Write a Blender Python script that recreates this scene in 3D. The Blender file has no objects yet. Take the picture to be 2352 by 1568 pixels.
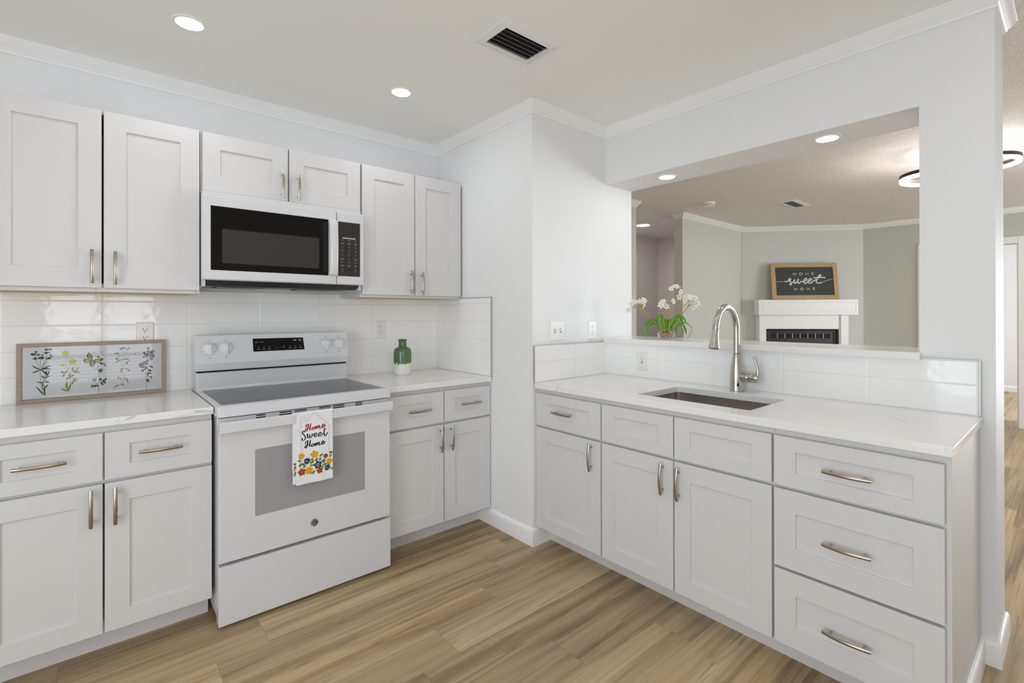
import bpy, bmesh, math, random
from mathutils import Vector, Matrix
S = bpy.context.scene
COL = S.collection
random.seed(7)

# ------------------------------------------------------------------ camera
cd = bpy.data.cameras.new('camera')
cam = bpy.data.objects.new('camera', cd)
COL.objects.link(cam)
yaw, pit, rol = math.radians(-41.1608), math.radians(0.1388), math.radians(-0.106)
fw = Vector((-math.sin(yaw) * math.cos(pit), math.cos(yaw) * math.cos(pit), math.sin(pit)))
ri = Vector((math.cos(yaw), math.sin(yaw), 0))
up = ri.cross(fw)
r2 = ri * math.cos(rol) + up * math.sin(rol)
u2 = -ri * math.sin(rol) + up * math.cos(rol)
mw = Matrix((r2, u2, -fw)).transposed().to_4x4()
mw.translation = Vector((-0.7665, -3.0296, 1.2934))
cam.matrix_world = mw
cd.sensor_width = 36
cd.lens = 1128.54 / 2352 * 36
cd.shift_x = (1176 - 1198.28) / 2352
cd.shift_y = (716.07 - 784) / 2352
cd.clip_start = 0.02
S.camera = cam

# ------------------------------------------------------------------ world, exposure, daylight
S.view_settings.view_transform = 'Standard'
S.view_settings.look = 'None'
S.view_settings.gamma = 1
S.view_settings.exposure = 0.10
S.view_settings.use_curve_mapping = False
S.cycles.max_bounces = 10
S.cycles.diffuse_bounces = 6
S.cycles.glossy_bounces = 4
S.cycles.transparent_max_bounces = 12
S.cycles.caustics_reflective = False
S.cycles.caustics_refractive = False
S.cycles.sample_clamp_indirect = 6
w = bpy.data.worlds.new('sky')
S.world = w
w.use_nodes = True
nt = w.node_tree
sky = nt.nodes.new('ShaderNodeTexSky')
sky.sky_type = 'NISHITA'
sky.sun_disc = False
sky.sun_elevation = math.radians(50)
sky.sun_rotation = math.radians(200)
nt.nodes['Background'].inputs['Strength'].default_value = 0.12
nt.links.new(sky.outputs[0], nt.nodes['Background'].inputs[0])


def area(name, loc, rot, sx, sy, power, col):
    l = bpy.data.lights.new(name, 'AREA')
    l.shape = 'RECTANGLE'
    l.size, l.size_y, l.energy, l.color = sx, sy, power, col
    o = bpy.data.objects.new(name, l)
    o.location, o.rotation_euler = loc, rot
    COL.objects.link(o)
    return o


PI = math.pi
DAY = (0.87, 0.92, 1.0)
# daylight through the kitchen window and the glazed doors to the left, then added unseen fill for the other rooms
area('daylight_kitchen_window', (-0.68, -4.16, 1.43), (PI / 2, 0, 0), 0.95, 1.2, 18, DAY)
area('daylight_patio_door', (-2.76, -2.9, 1.1), (PI / 2, 0, -PI / 2), 1.9, 2.0, 52, DAY)
area('added_fill_living_front', (5.9, -6.16, 1.4), (PI / 2, 0, 0), 2.0, 1.5, 115, DAY)  # unseen source, added to brighten the living room
area('added_fill_living_right', (7.18, -4.7, 1.1), (PI / 2, 0, PI / 2), 2.0, 2.0, 150, DAY)  # unseen source, added to light the cabinet end and pier
area('added_fill_far_room', (9.2, -5.2, 1.4), (PI / 2, 0, 0), 2.4, 1.6, 110, DAY)  # unseen source, added to brighten the far room

LAMP_STRENGTH = 70.0
HEADER_STRENGTH = 36.0

# ------------------------------------------------------------------ geometry helpers
WL = {}


class MB:
    def __init__(s, f=None):
        s.bm = bmesh.new()
        s.f = f

    def v(s, x, y, z):
        return s.bm.verts.new(s.f(x, y, z) if s.f else (x, y, z))

    def face(s, vs, mi=0):
        try:
            f = s.bm.faces.new(vs)
            f.material_index = mi
            return f
        except ValueError:
            return None

    def poly(s, pts, mi=0):
        return s.face([s.v(*p) for p in pts], mi)

    def box(s, x0, x1, y0, y1, z0, z1, mi=0):
        a = [s.v(x, y, z) for z in (z0, z1) for y in (y0, y1) for x in (x0, x1)]
        for i in ((0, 2, 3, 1), (4, 5, 7, 6), (0, 1, 5, 4), (2, 6, 7, 3), (0, 4, 6, 2), (1, 3, 7, 5)):
            s.face([a[k] for k in i], mi)

    def rings(s, rr, closed=True, cap=True, mi=0):
        V = [[s.v(*p) for p in r] for r in rr]
        n = len(V[0])
        for a, b in zip(V, V[1:]):
            for i in range(n if closed else n - 1):
                j = (i + 1) % n
                s.face([a[i], a[j], b[j], b[i]], mi)
        if cap:
            s.face(V[0][::-1], mi)
            s.face(V[-1], mi)

    def lathe(s, prof, o=(0, 0, 0), d=(0, 0, 1), n=32, cap=True, mi=0, sc=(1, 1)):
        d = Vector(d).normalized()
        a = d.orthogonal().normalized() if abs(d.z) < 0.99 else Vector((1, 0, 0))
        b = d.cross(a)
        o = Vector(o)
        s.rings([[tuple(o + d * h + a * (r * sc[0] * math.cos(2 * PI * k / n)) + b * (r * sc[1] * math.sin(2 * PI * k / n)))
                  for k in range(n)] for r, h in prof], cap=cap, mi=mi)

    def tube(s, pts, r, n=10, cap=True, mi=0, flat=1.0, upv=None):
        P = [Vector(p) for p in pts]
        m = len(P)
        R = r if isinstance(r, (list, tuple)) else [r] * m
        rr = []
        prev = None
        for i in range(m):
            t = (P[min(i + 1, m - 1)] - P[max(i - 1, 0)]).normalized()
            if upv is not None:
                a = (Vector(upv) - t * t.dot(Vector(upv))).normalized()
            elif prev is None:
                a = t.orthogonal().normalized()
            else:
                a = (prev - t * t.dot(prev)).normalized()
            prev = a
            b = t.cross(a)
            rr.append([tuple(P[i] + a * (R[i] * math.cos(2 * PI * k / n)) + b * (R[i] * flat * math.sin(2 * PI * k / n)))
                       for k in range(n)])
        s.rings(rr, cap=cap, mi=mi)

    def extrude_poly(s, pts, lo, hi, mi=0):          # pts in (a, c), extruded along the first function axis: f(t,a,c)
        s.rings([[(lo, a, c) for a, c in pts], [(hi, a, c) for a, c in pts]], mi=mi)

    def ribbon(s, P, wid, to3, mi=0, taper=0.0, callig=False, leaf=False):
        m = len(P)
        L, Rr = [], []
        for i in range(m):
            a, b = P[max(i - 1, 0)], P[min(i + 1, m - 1)]
            tx, ty = b[0] - a[0], b[1] - a[1]
            l = math.hypot(tx, ty) or 1
            tx, ty = tx / l, ty / l
            q = i / (m - 1)
            ww = wid / 2
            if callig:
                ww *= 0.45 + 0.75 * abs(ty)
            if leaf:
                ww *= max(0.12, math.sin(PI * min(0.97, 0.08 + q * 0.9)))
            if taper:
                ww *= 1 - taper * q
            L.append(s.v(*to3(P[i][0] - ty * ww, P[i][1] + tx * ww)))
            Rr.append(s.v(*to3(P[i][0] + ty * ww, P[i][1] - tx * ww)))
        for i in range(m - 1):
            s.face([Rr[i], Rr[i + 1], L[i + 1], L[i]], mi)

    def blob(s, pts, to3, mi=0):
        s.face([s.v(*to3(*p)) for p in pts], mi)


def smooth(P, n=5):
    if len(P) < 3:
        return [tuple(P[0]), tuple((a + b) / 2 for a, b in zip(P[0], P[1])), tuple(P[-1])]
    out = []
    m = len(P)
    for i in range(m - 1):
        p0, p1, p2, p3 = P[max(i - 1, 0)], P[i], P[i + 1], P[min(i + 2, m - 1)]
        for k in range(n):
            t = k / n
            out.append(tuple(0.5 * ((2 * b) + (c - a) * t + (2 * a - 5 * b + 4 * c - d) * t * t + (3 * b - a - 3 * c + d) * t ** 3)
                             for a, b, c, d in zip(p0, p1, p2, p3)))
    out.append(tuple(P[-1]))
    return out


def obj(name, mb, mats, parent=None, sm=False, bevel=0.0, keep=False, label=None, seg=2):
    bm = mb.bm
    bmesh.ops.remove_doubles(bm, verts=bm.verts, dist=1e-6)
    bmesh.ops.recalc_face_normals(bm, faces=bm.faces)
    me = bpy.data.meshes.new(name)
    c = Vector((0, 0, 0))
    if not keep and bm.verts:
        xs = [v.co for v in bm.verts]
        c = Vector([(min(p[i] for p in xs) + max(p[i] for p in xs)) / 2 for i in range(3)])
        bmesh.ops.translate(bm, vec=-c, verts=bm.verts)
    bm.to_mesh(me)
    bm.free()
    for m in (mats if isinstance(mats, (list, tuple)) else [mats]):
        me.materials.append(m)
    if sm:
        me.shade_smooth()
        me.set_sharp_from_angle(angle=math.radians(38))
    o = bpy.data.objects.new(name, me)
    COL.objects.link(o)
    o.location = c
    WL[o.name] = c
    if parent:
        o.parent = parent
        o.matrix_parent_inverse = Matrix.Translation(-WL[parent.name])
    if bevel:
        b = o.modifiers.new('bevel', 'BEVEL')
        b.width, b.segments, b.limit_method, b.angle_limit = bevel, seg, 'ANGLE', math.radians(40)
        b.harden_normals = False
    if label:
        o['label'] = label
    return o


def thing(name, label, cat, loc=(0, 0, 0), group=None):
    o = bpy.data.objects.new(name, None)
    o.empty_display_size = 0.05
    COL.objects.link(o)
    o.location = loc
    WL[o.name] = Vector(loc)
    return tag(o, label, cat, group)


def tag(o, label, cat, group=None):
    o['label'], o['category'] = label, cat
    if group:
        o['group'] = group
    return o


def struct(name, mb, m, **k):
    o = obj(name, mb, m, keep=True, **k)
    o['kind'] = 'structure'
    return o


def text(mb, body, size, to3, cx, cy, mi=0, sx=1.0):
    cu = bpy.data.curves.new('t', 'FONT')
    cu.body, cu.size, cu.align_x, cu.align_y = body, size, 'CENTER', 'CENTER'
    cu.resolution_u = 3
    o = bpy.data.objects.new('t', cu)
    COL.objects.link(o)
    dg = bpy.context.evaluated_depsgraph_get()
    me = bpy.data.meshes.new_from_object(o.evaluated_get(dg))
    vs = [mb.v(*to3(cx + v.co.x * sx, cy + v.co.y)) for v in me.vertices]
    for p in me.polygons:
        mb.face([vs[i] for i in p.vertices], mi)
    bpy.data.objects.remove(o)
    bpy.data.curves.remove(cu)
    bpy.data.meshes.remove(me)


# ------------------------------------------------------------------ materials
def mat(name, col, rough=0.5, metal=0.0, spec=0.5, bump=None, emis=None, coat=0.0, trans=0.0, ior=None, vary=None):
    m = bpy.data.materials.new(name)
    m.use_nodes = True
    t = m.node_tree
    b = t.nodes['Principled BSDF']
    b.inputs['Base Color'].default_value = (*col, 1)
    b.inputs['Roughness'].default_value = rough
    b.inputs['Metallic'].default_value = metal
    b.inputs['Specular IOR Level'].default_value = spec
    b.inputs['Coat Weight'].default_value = coat
    b.inputs['Coat Roughness'].default_value = 0.05
    b.inputs['Transmission Weight'].default_value = trans
    if ior:
        b.inputs['IOR'].default_value = ior
    if emis:
        b.inputs['Emission Color'].default_value = (*emis[:3], 1)
        b.inputs['Emission Strength'].default_value = emis[3]
    tc = t.nodes.new('ShaderNodeTexCoord')
    if bump:
        n = t.nodes.new('ShaderNodeTexNoise')
        n.inputs['Scale'].default_value = bump[0]
        n.inputs['Detail'].default_value = 3
        mp = t.nodes.new('ShaderNodeMapping')
        if len(bump) > 2:
            mp.inputs['Scale'].default_value = bump[2]
        t.links.new(tc.outputs['Object'], mp.inputs[0])
        t.links.new(mp.outputs[0], n.inputs[0])
        bp = t.nodes.new('ShaderNodeBump')
        bp.inputs['Strength'].default_value = bump[1]
        bp.inputs['Distance'].default_value = 0.002
        t.links.new(n.outputs[0], bp.inputs['Height'])
        t.links.new(bp.outputs[0], b.inputs['Normal'])
    if vary:
        n = t.nodes.new('ShaderNodeTexNoise')
        n.inputs['Scale'].default_value = vary[0]
        n.inputs['Detail'].default_value = 5
        mp = t.nodes.new('ShaderNodeMapping')
        if len(vary) > 2:
            mp.inputs['Scale'].default_value = vary[2]
        r = t.nodes.new('ShaderNodeValToRGB')
        r.color_ramp.elements[0].position, r.color_ramp.elements[1].position = 0.3, 0.7
        r.color_ramp.elements[0].color = (*vary[1], 1)
        r.color_ramp.elements[1].color = (*col, 1)
        t.links.new(tc.outputs['Object'], mp.inputs[0])
        t.links.new(mp.outputs[0], n.inputs[0])
        t.links.new(n.outputs[0], r.inputs[0])
        t.links.new(r.outputs[0], b.inputs['Base Color'])
    return m


class NT:
    def __init__(s, m):
        s.t = m.node_tree
        s.b = s.t.nodes['Principled BSDF']

    def new(s, typ, **k):
        n = s.t.nodes.new(typ)
        for a, v in k.items():
            setattr(n, a, v)
        return n

    def put(s, sock, v):
        if hasattr(v, 'is_linked') or hasattr(v, 'links'):
            s.t.links.new(v, sock)
        else:
            sock.default_value = v

    def m(s, op, a, b=0.0, c=0.0):
        n = s.new('ShaderNodeMath', operation=op)
        s.put(n.inputs[0], a)
        s.put(n.inputs[1], b)
        s.put(n.inputs[2], c)
        return n.outputs[0]

    def ss(s, x, lo, hi):
        n = s.new('ShaderNodeMapRange', interpolation_type='SMOOTHSTEP')
        s.put(n.inputs[0], x)
        n.inputs[1].default_value, n.inputs[2].default_value = lo, hi
        return n.outputs[0]

    def mix(s, fac, a, b, mode='MIX'):
        n = s.new('ShaderNodeMix', data_type='RGBA', blend_type=mode)
        s.put(n.inputs[0], fac)
        s.put(n.inputs[6], a)
        s.put(n.inputs[7], b)
        return n.outputs[2]

    def noise(s, vec, scale, detail=3, rough=0.5, dist=0.0):
        n = s.new('ShaderNodeTexNoise')
        s.put(n.inputs['Vector'], vec)
        n.inputs['Scale'].default_value = scale
        n.inputs['Detail'].default_value = detail
        n.inputs['Roughness'].default_value = rough
        n.inputs['Distortion'].default_value = dist
        return n.outputs[0]

    def mapv(s, vec, sc, loc=None):
        n = s.new('ShaderNodeMapping')
        s.put(n.inputs[0], vec)
        n.inputs['Scale'].default_value = sc
        if loc is not None:
            s.put(n.inputs['Location'], loc)
        return n.outputs[0]

    def coord(s):
        return s.new('ShaderNodeTexCoord').outputs['Object']

    def ramp(s, fac, stops):
        n = s.new('ShaderNodeValToRGB')
        e = n.color_ramp.elements
        while len(e) < len(stops):
            e.new(0.5)
        for k, (p, c) in enumerate(stops):
            e[k].position = p
            e[k].color = (*c, 1)
        s.put(n.inputs[0], fac)
        return n.outputs[0]

    def bump(s, h, dist=1.0, strength=1.0):
        n = s.new('ShaderNodeBump')
        n.inputs['Strength'].default_value = strength
        n.inputs['Distance'].default_value = dist
        s.put(n.inputs['Height'], h)
        s.t.links.new(n.outputs[0], s.b.inputs['Normal'])


def tile_mat(name, ax, off, pitch, zoff=0.9065, zp=0.1115):
    m = mat(name, (0.84, 0.84, 0.83), 0.06, spec=0.5)
    n = NT(m)
    P = n.coord()
    sp = n.new('ShaderNodeSeparateXYZ')
    n.put(sp.inputs[0], P)
    U = n.m('DIVIDE', n.m('SUBTRACT', sp.outputs[ax], off), pitch)
    V = n.m('DIVIDE', n.m('SUBTRACT', sp.outputs[2], zoff), zp)
    fu, fv = n.m('FRACT', U), n.m('FRACT', V)
    du = n.m('MULTIPLY', n.m('MINIMUM', fu, n.m('SUBTRACT', 1.0, fu)), pitch)
    dv = n.m('MULTIPLY', n.m('MINIMUM', fv, n.m('SUBTRACT', 1.0, fv)), zp)
    d = n.m('MINIMUM', du, dv)
    g = n.ss(d, 0.0004, 0.0014)
    n.put(n.b.inputs['Base Color'], n.mix(g, (0.75, 0.75, 0.735, 1), (0.90, 0.90, 0.89, 1)))
    n.put(n.b.inputs['Roughness'], n.m('SUBTRACT', 0.6, n.m('MULTIPLY', g, 0.54)))
    wn = n.new('ShaderNodeTexWhiteNoise')
    cv = n.new('ShaderNodeCombineXYZ')
    n.put(cv.inputs[0], n.m('FLOOR', U))
    n.put(cv.inputs[1], n.m('FLOOR', V))
    n.put(wn.inputs[0], cv.outputs[0])
    tilt = n.m('MULTIPLY', n.m('MULTIPLY', n.m('SUBTRACT', wn.outputs[0], 0.5), fv), 0.0012)
    edge = n.m('MULTIPLY', n.ss(d, 0.0006, 0.005), 0.0007)
    wav = n.m('MULTIPLY', n.noise(P, 22, 1), 0.0006)
    n.bump(n.m('ADD', n.m('ADD', edge, tilt), wav))
    return m


def quartz_mat(name, seed):
    m = mat(name, (0.80, 0.78, 0.74), 0.13, spec=0.5)
    n = NT(m)
    P = n.mapv(n.coord(), (1, 1, 1), (seed, seed * 2, 0))
    a = n.noise(P, 1.5, 5, 0.55, 1.1)
    v = n.m('SUBTRACT', 1.0, n.ss(n.m('ABSOLUTE', n.m('SUBTRACT', a, 0.5)), 0.0, 0.007))
    br = n.ss(n.noise(P, 2.3, 2), 0.52, 0.70)
    c = n.mix(n.m('MULTIPLY', n.noise(P, 5, 4), 0.35), (0.86, 0.85, 0.825, 1), (0.80, 0.79, 0.76, 1))
    c2 = n.mix(n.m('MULTIPLY', n.m('MULTIPLY', v, br), 0.6), c, (0.44, 0.39, 0.32, 1))
    n.put(n.b.inputs['Base Color'], c2)
    return m


def floor_mat():
    m = mat('oak_vinyl_plank', (0.4, 0.3, 0.2), 0.42, spec=0.4)
    n = NT(m)
    at = n.new('ShaderNodeAttribute', attribute_name='plank')
    sp = n.new('ShaderNodeSeparateXYZ')
    n.put(sp.inputs[0], at.outputs['Color'])
    off = n.new('ShaderNodeVectorMath', operation='MULTIPLY')
    n.put(off.inputs[0], at.outputs['Color'])
    off.inputs[1].default_value = (31, 17, 9)
    add = n.new('ShaderNodeVectorMath', operation='ADD')
    n.put(add.inputs[0], n.coord())
    n.put(add.inputs[1], off.outputs[0])
    P = add.outputs[0]
    big = n.noise(n.mapv(P, (0.42, 6.5, 1)), 1.5, 3, 0.5, 0.6)
    mid = n.noise(n.mapv(P, (0.65, 23.0, 1)), 1.5, 4, 0.55, 0.8)
    fine = n.noise(n.mapv(P, (7.0, 260.0, 1)), 1.0, 2, 0.6)
    wob = n.noise(n.mapv(P, (0.9, 7.0, 1)), 1.0, 2, 0.5, 0.3)
    rings = n.m('SINE', n.m('MULTIPLY', wob, 70.0))
    rmask = n.ss(n.noise(n.mapv(P, (0.9, 3.0, 1)), 1.1, 1), 0.50, 0.66)
    f = n.m('ADD', n.m('MULTIPLY', big, 0.62), n.m('MULTIPLY', mid, 0.34))
    f = n.m('ADD', f, n.m('MULTIPLY', n.m('SUBTRACT', fine, 0.5), 0.13))
    f = n.m('ADD', f, n.m('MULTIPLY', n.m('MULTIPLY', rings, rmask), 0.022))
    f = n.m('ADD', f, n.m('MULTIPLY', n.m('SUBTRACT', sp.outputs[2], 0.5), 0.12))
    c = n.ramp(f, [(0.28, (0.15, 0.102, 0.056)), (0.40, (0.325, 0.238, 0.136)), (0.50, (0.445, 0.342, 0.204)), (0.66, (0.585, 0.475, 0.315))])
    tint = n.mix(sp.outputs[0], (0.82, 0.79, 0.75, 1), (1.18, 1.15, 1.09, 1))
    c = n.mix(1.0, c, tint, 'MULTIPLY')
    c = n.mix(n.m('MULTIPLY', sp.outputs[1], 0.3), c, n.mix(1.0, c, (1.08, 0.9, 0.72, 1), 'MULTIPLY'))
    st = n.noise(n.mapv(P, (0.5, 11.0, 1)), 1.3, 4, 0.55, 0.9)
    line = n.m('SUBTRACT', 1.0, n.ss(n.m('ABSOLUTE', n.m('SUBTRACT', st, 0.5)), 0.0, 0.020))
    lm = n.m('MULTIPLY', line, n.ss(n.noise(n.mapv(P, (1.1, 5.0, 1)), 1.7, 2), 0.5, 0.62))
    c = n.mix(n.m('MULTIPLY', lm, 0.4), c, (0.11, 0.07, 0.045, 1))
    s2 = n.noise(n.mapv(P, (0.32, 19.0, 1)), 1.2, 3, 0.5, 0.35)
    l2 = n.m('SUBTRACT', 1.0, n.ss(n.m('ABSOLUTE', n.m('SUBTRACT', s2, 0.5)), 0.0, 0.016))
    m2 = n.m('MULTIPLY', l2, n.ss(n.noise(n.mapv(P, (0.9, 4.0, 1)), 1.3, 2), 0.48, 0.60))
    c = n.mix(n.m('MULTIPLY', m2, 0.55), c, (0.13, 0.075, 0.045, 1))
    kn = n.new('ShaderNodeTexVoronoi')
    n.put(kn.inputs['Vector'], n.mapv(P, (1.0, 2.6, 0)))
    kn.inputs['Scale'].default_value = 1.3
    c = n.mix(n.m('MULTIPLY', n.m('SUBTRACT', 1.0, n.ss(kn.outputs['Distance'], 0.01, 0.07)), 0.55), c, (0.12, 0.08, 0.05, 1))
    n.put(n.b.inputs['Base Color'], c)
    n.put(n.b.inputs['Roughness'], n.m('ADD', 0.34, n.m('MULTIPLY', fine, 0.2)))
    n.bump(n.m('MULTIPLY', n.m('ADD', fine, mid), 0.0004))
    return m


def popcorn_mat():
    m = mat('popcorn_texture', (0.74, 0.69, 0.64), 0.9, spec=0.1)
    n = NT(m)
    P = n.coord()
    a = n.noise(P, 75, 3, 0.6)
    b = n.noise(P, 190, 2, 0.6)
    h = n.m('ADD', n.ss(a, 0.42, 0.62), n.m('MULTIPLY', b, 0.6))
    n.put(n.b.inputs['Base Color'], n.mix(n.m('MULTIPLY', h, 0.6), (0.86, 0.84, 0.80, 1), (0.97, 0.955, 0.93, 1)))
    n.bump(n.m('MULTIPLY', h, 0.004))
    return m


def pane_mat():
    m = bpy.data.materials.new('window_glass')
    m.use_nodes = True
    t = m.node_tree
    t.nodes.remove(t.nodes['Principled BSDF'])
    tr = t.nodes.new('ShaderNodeBsdfTransparent')
    gl = t.nodes.new('ShaderNodeBsdfGlossy')
    gl.inputs['Roughness'].default_value = 0.02
    fr = t.nodes.new('ShaderNodeFresnel')
    fr.inputs['IOR'].default_value = 1.45
    mx = t.nodes.new('ShaderNodeMixShader')
    t.links.new(fr.outputs[0], mx.inputs[0])
    t.links.new(tr.outputs[0], mx.inputs[1])
    t.links.new(gl.outputs[0], mx.inputs[2])
    t.links.new(mx.outputs[0], t.nodes['Material Output'].inputs[0])
    return m


def dish_mat():
    m = pane_mat()
    m.name = 'clear_dish_glass'
    t = m.node_tree
    mx = next(n for n in t.nodes if n.type == 'MIX_SHADER')
    lw = t.nodes.new('ShaderNodeLayerWeight')
    lw.inputs['Blend'].default_value = 0.25
    mr = t.nodes.new('ShaderNodeMapRange')
    mr.inputs[3].default_value, mr.inputs[4].default_value = 0.04, 0.55
    t.links.new(lw.outputs['Facing'], mr.inputs[0])
    t.links.new(mr.outputs[0], mx.inputs[0])
    return m


def oven_glass_mat():
    m = mat('dotted_oven_glass', (0.3, 0.3, 0.3), 0.12, spec=0.5)
    n = NT(m)
    sp = n.new('ShaderNodeSeparateXYZ')
    n.put(sp.inputs[0], n.coord())
    k = 2 * PI / 0.0034
    a = n.m('SINE', n.m('MULTIPLY', n.m('ADD', sp.outputs[0], sp.outputs[2]), k))
    b = n.m('SINE', n.m('MULTIPLY', n.m('SUBTRACT', sp.outputs[0], sp.outputs[2]), k))
    d = n.ss(n.m('MULTIPLY', a, b), 0.0, 0.6)
    n.put(n.b.inputs['Base Color'], n.mix(d, (0.30, 0.295, 0.30, 1), (0.46, 0.455, 0.46, 1)))
    return m


def vase_mat():
    m = mat('reactive_glaze', (0.1, 0.2, 0.1), 0.12, spec=0.6)
    n = NT(m)
    P = n.coord()
    sp = n.new('ShaderNodeSeparateXYZ')
    n.put(sp.inputs[0], P)
    drip = n.noise(n.mapv(P, (1, 1, 0.35)), 95, 2, 0.6)
    z = n.m('ADD', sp.outputs[2], n.m('MULTIPLY', n.m('SUBTRACT', drip, 0.5), 0.042))
    g = n.ss(z, 0.9785, 0.9805)
    speck = n.ss(n.noise(P, 420, 2), 0.60, 0.66)
    near = n.m('SUBTRACT', 1.0, n.ss(sp.outputs[2], 0.955, 0.985))
    near2 = n.ss(sp.outputs[2], 0.945, 0.972)
    grn = n.mix(n.noise(P, 45, 4), (0.050, 0.110, 0.044, 1), (0.120, 0.205, 0.095, 1))
    wht = n.mix(n.m('MULTIPLY', speck, n.m('MULTIPLY', near2, 0.8)), (0.80, 0.79, 0.76, 1), (0.30, 0.27, 0.2, 1))
    n.put(n.b.inputs['Base Color'], n.mix(g, wht, grn))
    return m


WALL = mat('wall_paint', (0.83, 0.84, 0.845), 0.55, spec=0.3, bump=(120, 0.06))
WALL_L = mat('living_wall_paint', (0.60, 0.615, 0.575), 0.6, spec=0.25, bump=(120, 0.06))
CEIL = mat('ceiling_paint', (0.93, 0.93, 0.90), 0.7, spec=0.2, bump=(90, 0.08))
POP = popcorn_mat()
TRIM = mat('trim_gloss_white', (0.90, 0.90, 0.90), 0.35)
CAB = mat('cabinet_white_lacquer', (0.68, 0.675, 0.665), 0.38, spec=0.4)
PLY = mat('maple_veneer', (0.60, 0.43, 0.20), 0.5, vary=(3, (0.52, 0.36, 0.16), (1, 12, 1)))
NICK = mat('brushed_nickel', (0.43, 0.375, 0.315), 0.27, 1.0, bump=(60, 0.05, (1, 1, 30)))
FAUC = mat('spot_resist_nickel', (0.52, 0.48, 0.435), 0.24, 1.0)
STEEL = mat('stainless_basin', (0.50, 0.46, 0.42), 0.26, 1.0, bump=(40, 0.08, (1, 30, 30)))
APPL = mat('appliance_white_enamel', (0.69, 0.69, 0.705), 0.18, spec=0.5)
KNOB = mat('knob_white', (0.84, 0.84, 0.85), 0.25)
BLK = mat('black_glass', (0.006, 0.005, 0.0045), 0.06, spec=0.16)
BLKM = mat('black_plastic', (0.015, 0.014, 0.013), 0.4)
DARK = mat('dark_gap_shade', (0.006, 0.006, 0.006), 0.8)  # near-black that paints in the shade of gaps and openings
MESHW = mat('microwave_window_mesh', (0.040, 0.038, 0.036), 0.25, spec=0.2)
HOB = mat('ceramic_hob_glass', (0.022, 0.021, 0.021), 0.07, spec=0.32)
HOBR = mat('hob_marking', (0.06, 0.06, 0.06), 0.15, spec=0.32)
GREY = mat('grey_metal', (0.56, 0.57, 0.56), 0.5, 0.8)
GRIM = mat('silver_filter_metal', (0.17, 0.16, 0.15), 0.35, 0.9)
MARK = mat('grey_print', (0.20, 0.20, 0.21), 0.5)
MARKW = mat('pale_print', (0.34, 0.35, 0.36), 0.5)
PLATE = mat('wallplate_plastic', (0.82, 0.82, 0.80), 0.25)
SLOT = mat('slot_dark', (0.03, 0.025, 0.02), 0.6)
OAK = mat('limed_oak_frame', (0.40, 0.32, 0.25), 0.55, vary=(9, (0.32, 0.25, 0.19), (1, 1, 14)))
PINE = mat('natural_pine_frame', (0.50, 0.36, 0.18), 0.55, vary=(7, (0.40, 0.27, 0.12), (1, 1, 9)))
PAPER = mat('print_paper', (0.86, 0.86, 0.875), 0.6)
CHALK = mat('charcoal_board', (0.055, 0.060, 0.056), 0.8, vary=(180, (0.045, 0.05, 0.047)))
CHW = mat('chalk_white', (0.72, 0.70, 0.66), 0.7)
CLOTH = mat('towel_cotton', (0.83, 0.83, 0.84), 0.9, spec=0.1, bump=(500, 0.15))
GLASS = mat('clear_glass', (1, 1, 1), 0.02, trans=1.0, ior=1.45)
LENS2 = mat('lit_header_lens', (1, 1, 1), 0.5, emis=(0.945, 0.96, 1.0, HEADER_STRENGTH))
LENS = mat('lit_lens', (1, 1, 1), 0.5, emis=(0.945, 0.96, 1.0, LAMP_STRENGTH))
RINGL = mat('lit_ring', (1, 1, 1), 0.5, emis=(1.0, 0.93, 0.90, 48.0))
BRONZE = mat('dark_bronze', (0.05, 0.035, 0.03), 0.4, 0.6)
C = lambda n, c, r=0.8: mat(n, c, r, spec=0.2)
FLOOR = floor_mat()
TILE_B = tile_mat('tile_range_wall', 0, -0.399, 0.331)
TILE_P = tile_mat('tile_corner_return', 1, -0.296, 0.331)
TILE_S = tile_mat('tile_switch_wall', 0, 1.419, 0.331)
TILE_K = tile_mat('tile_sink_wall', 1, -1.054, 0.343, 0.9075, 0.1125)
PANE = pane_mat()
DISH = dish_mat()
OVEN = oven_glass_mat()
VASE = vase_mat()

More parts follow.
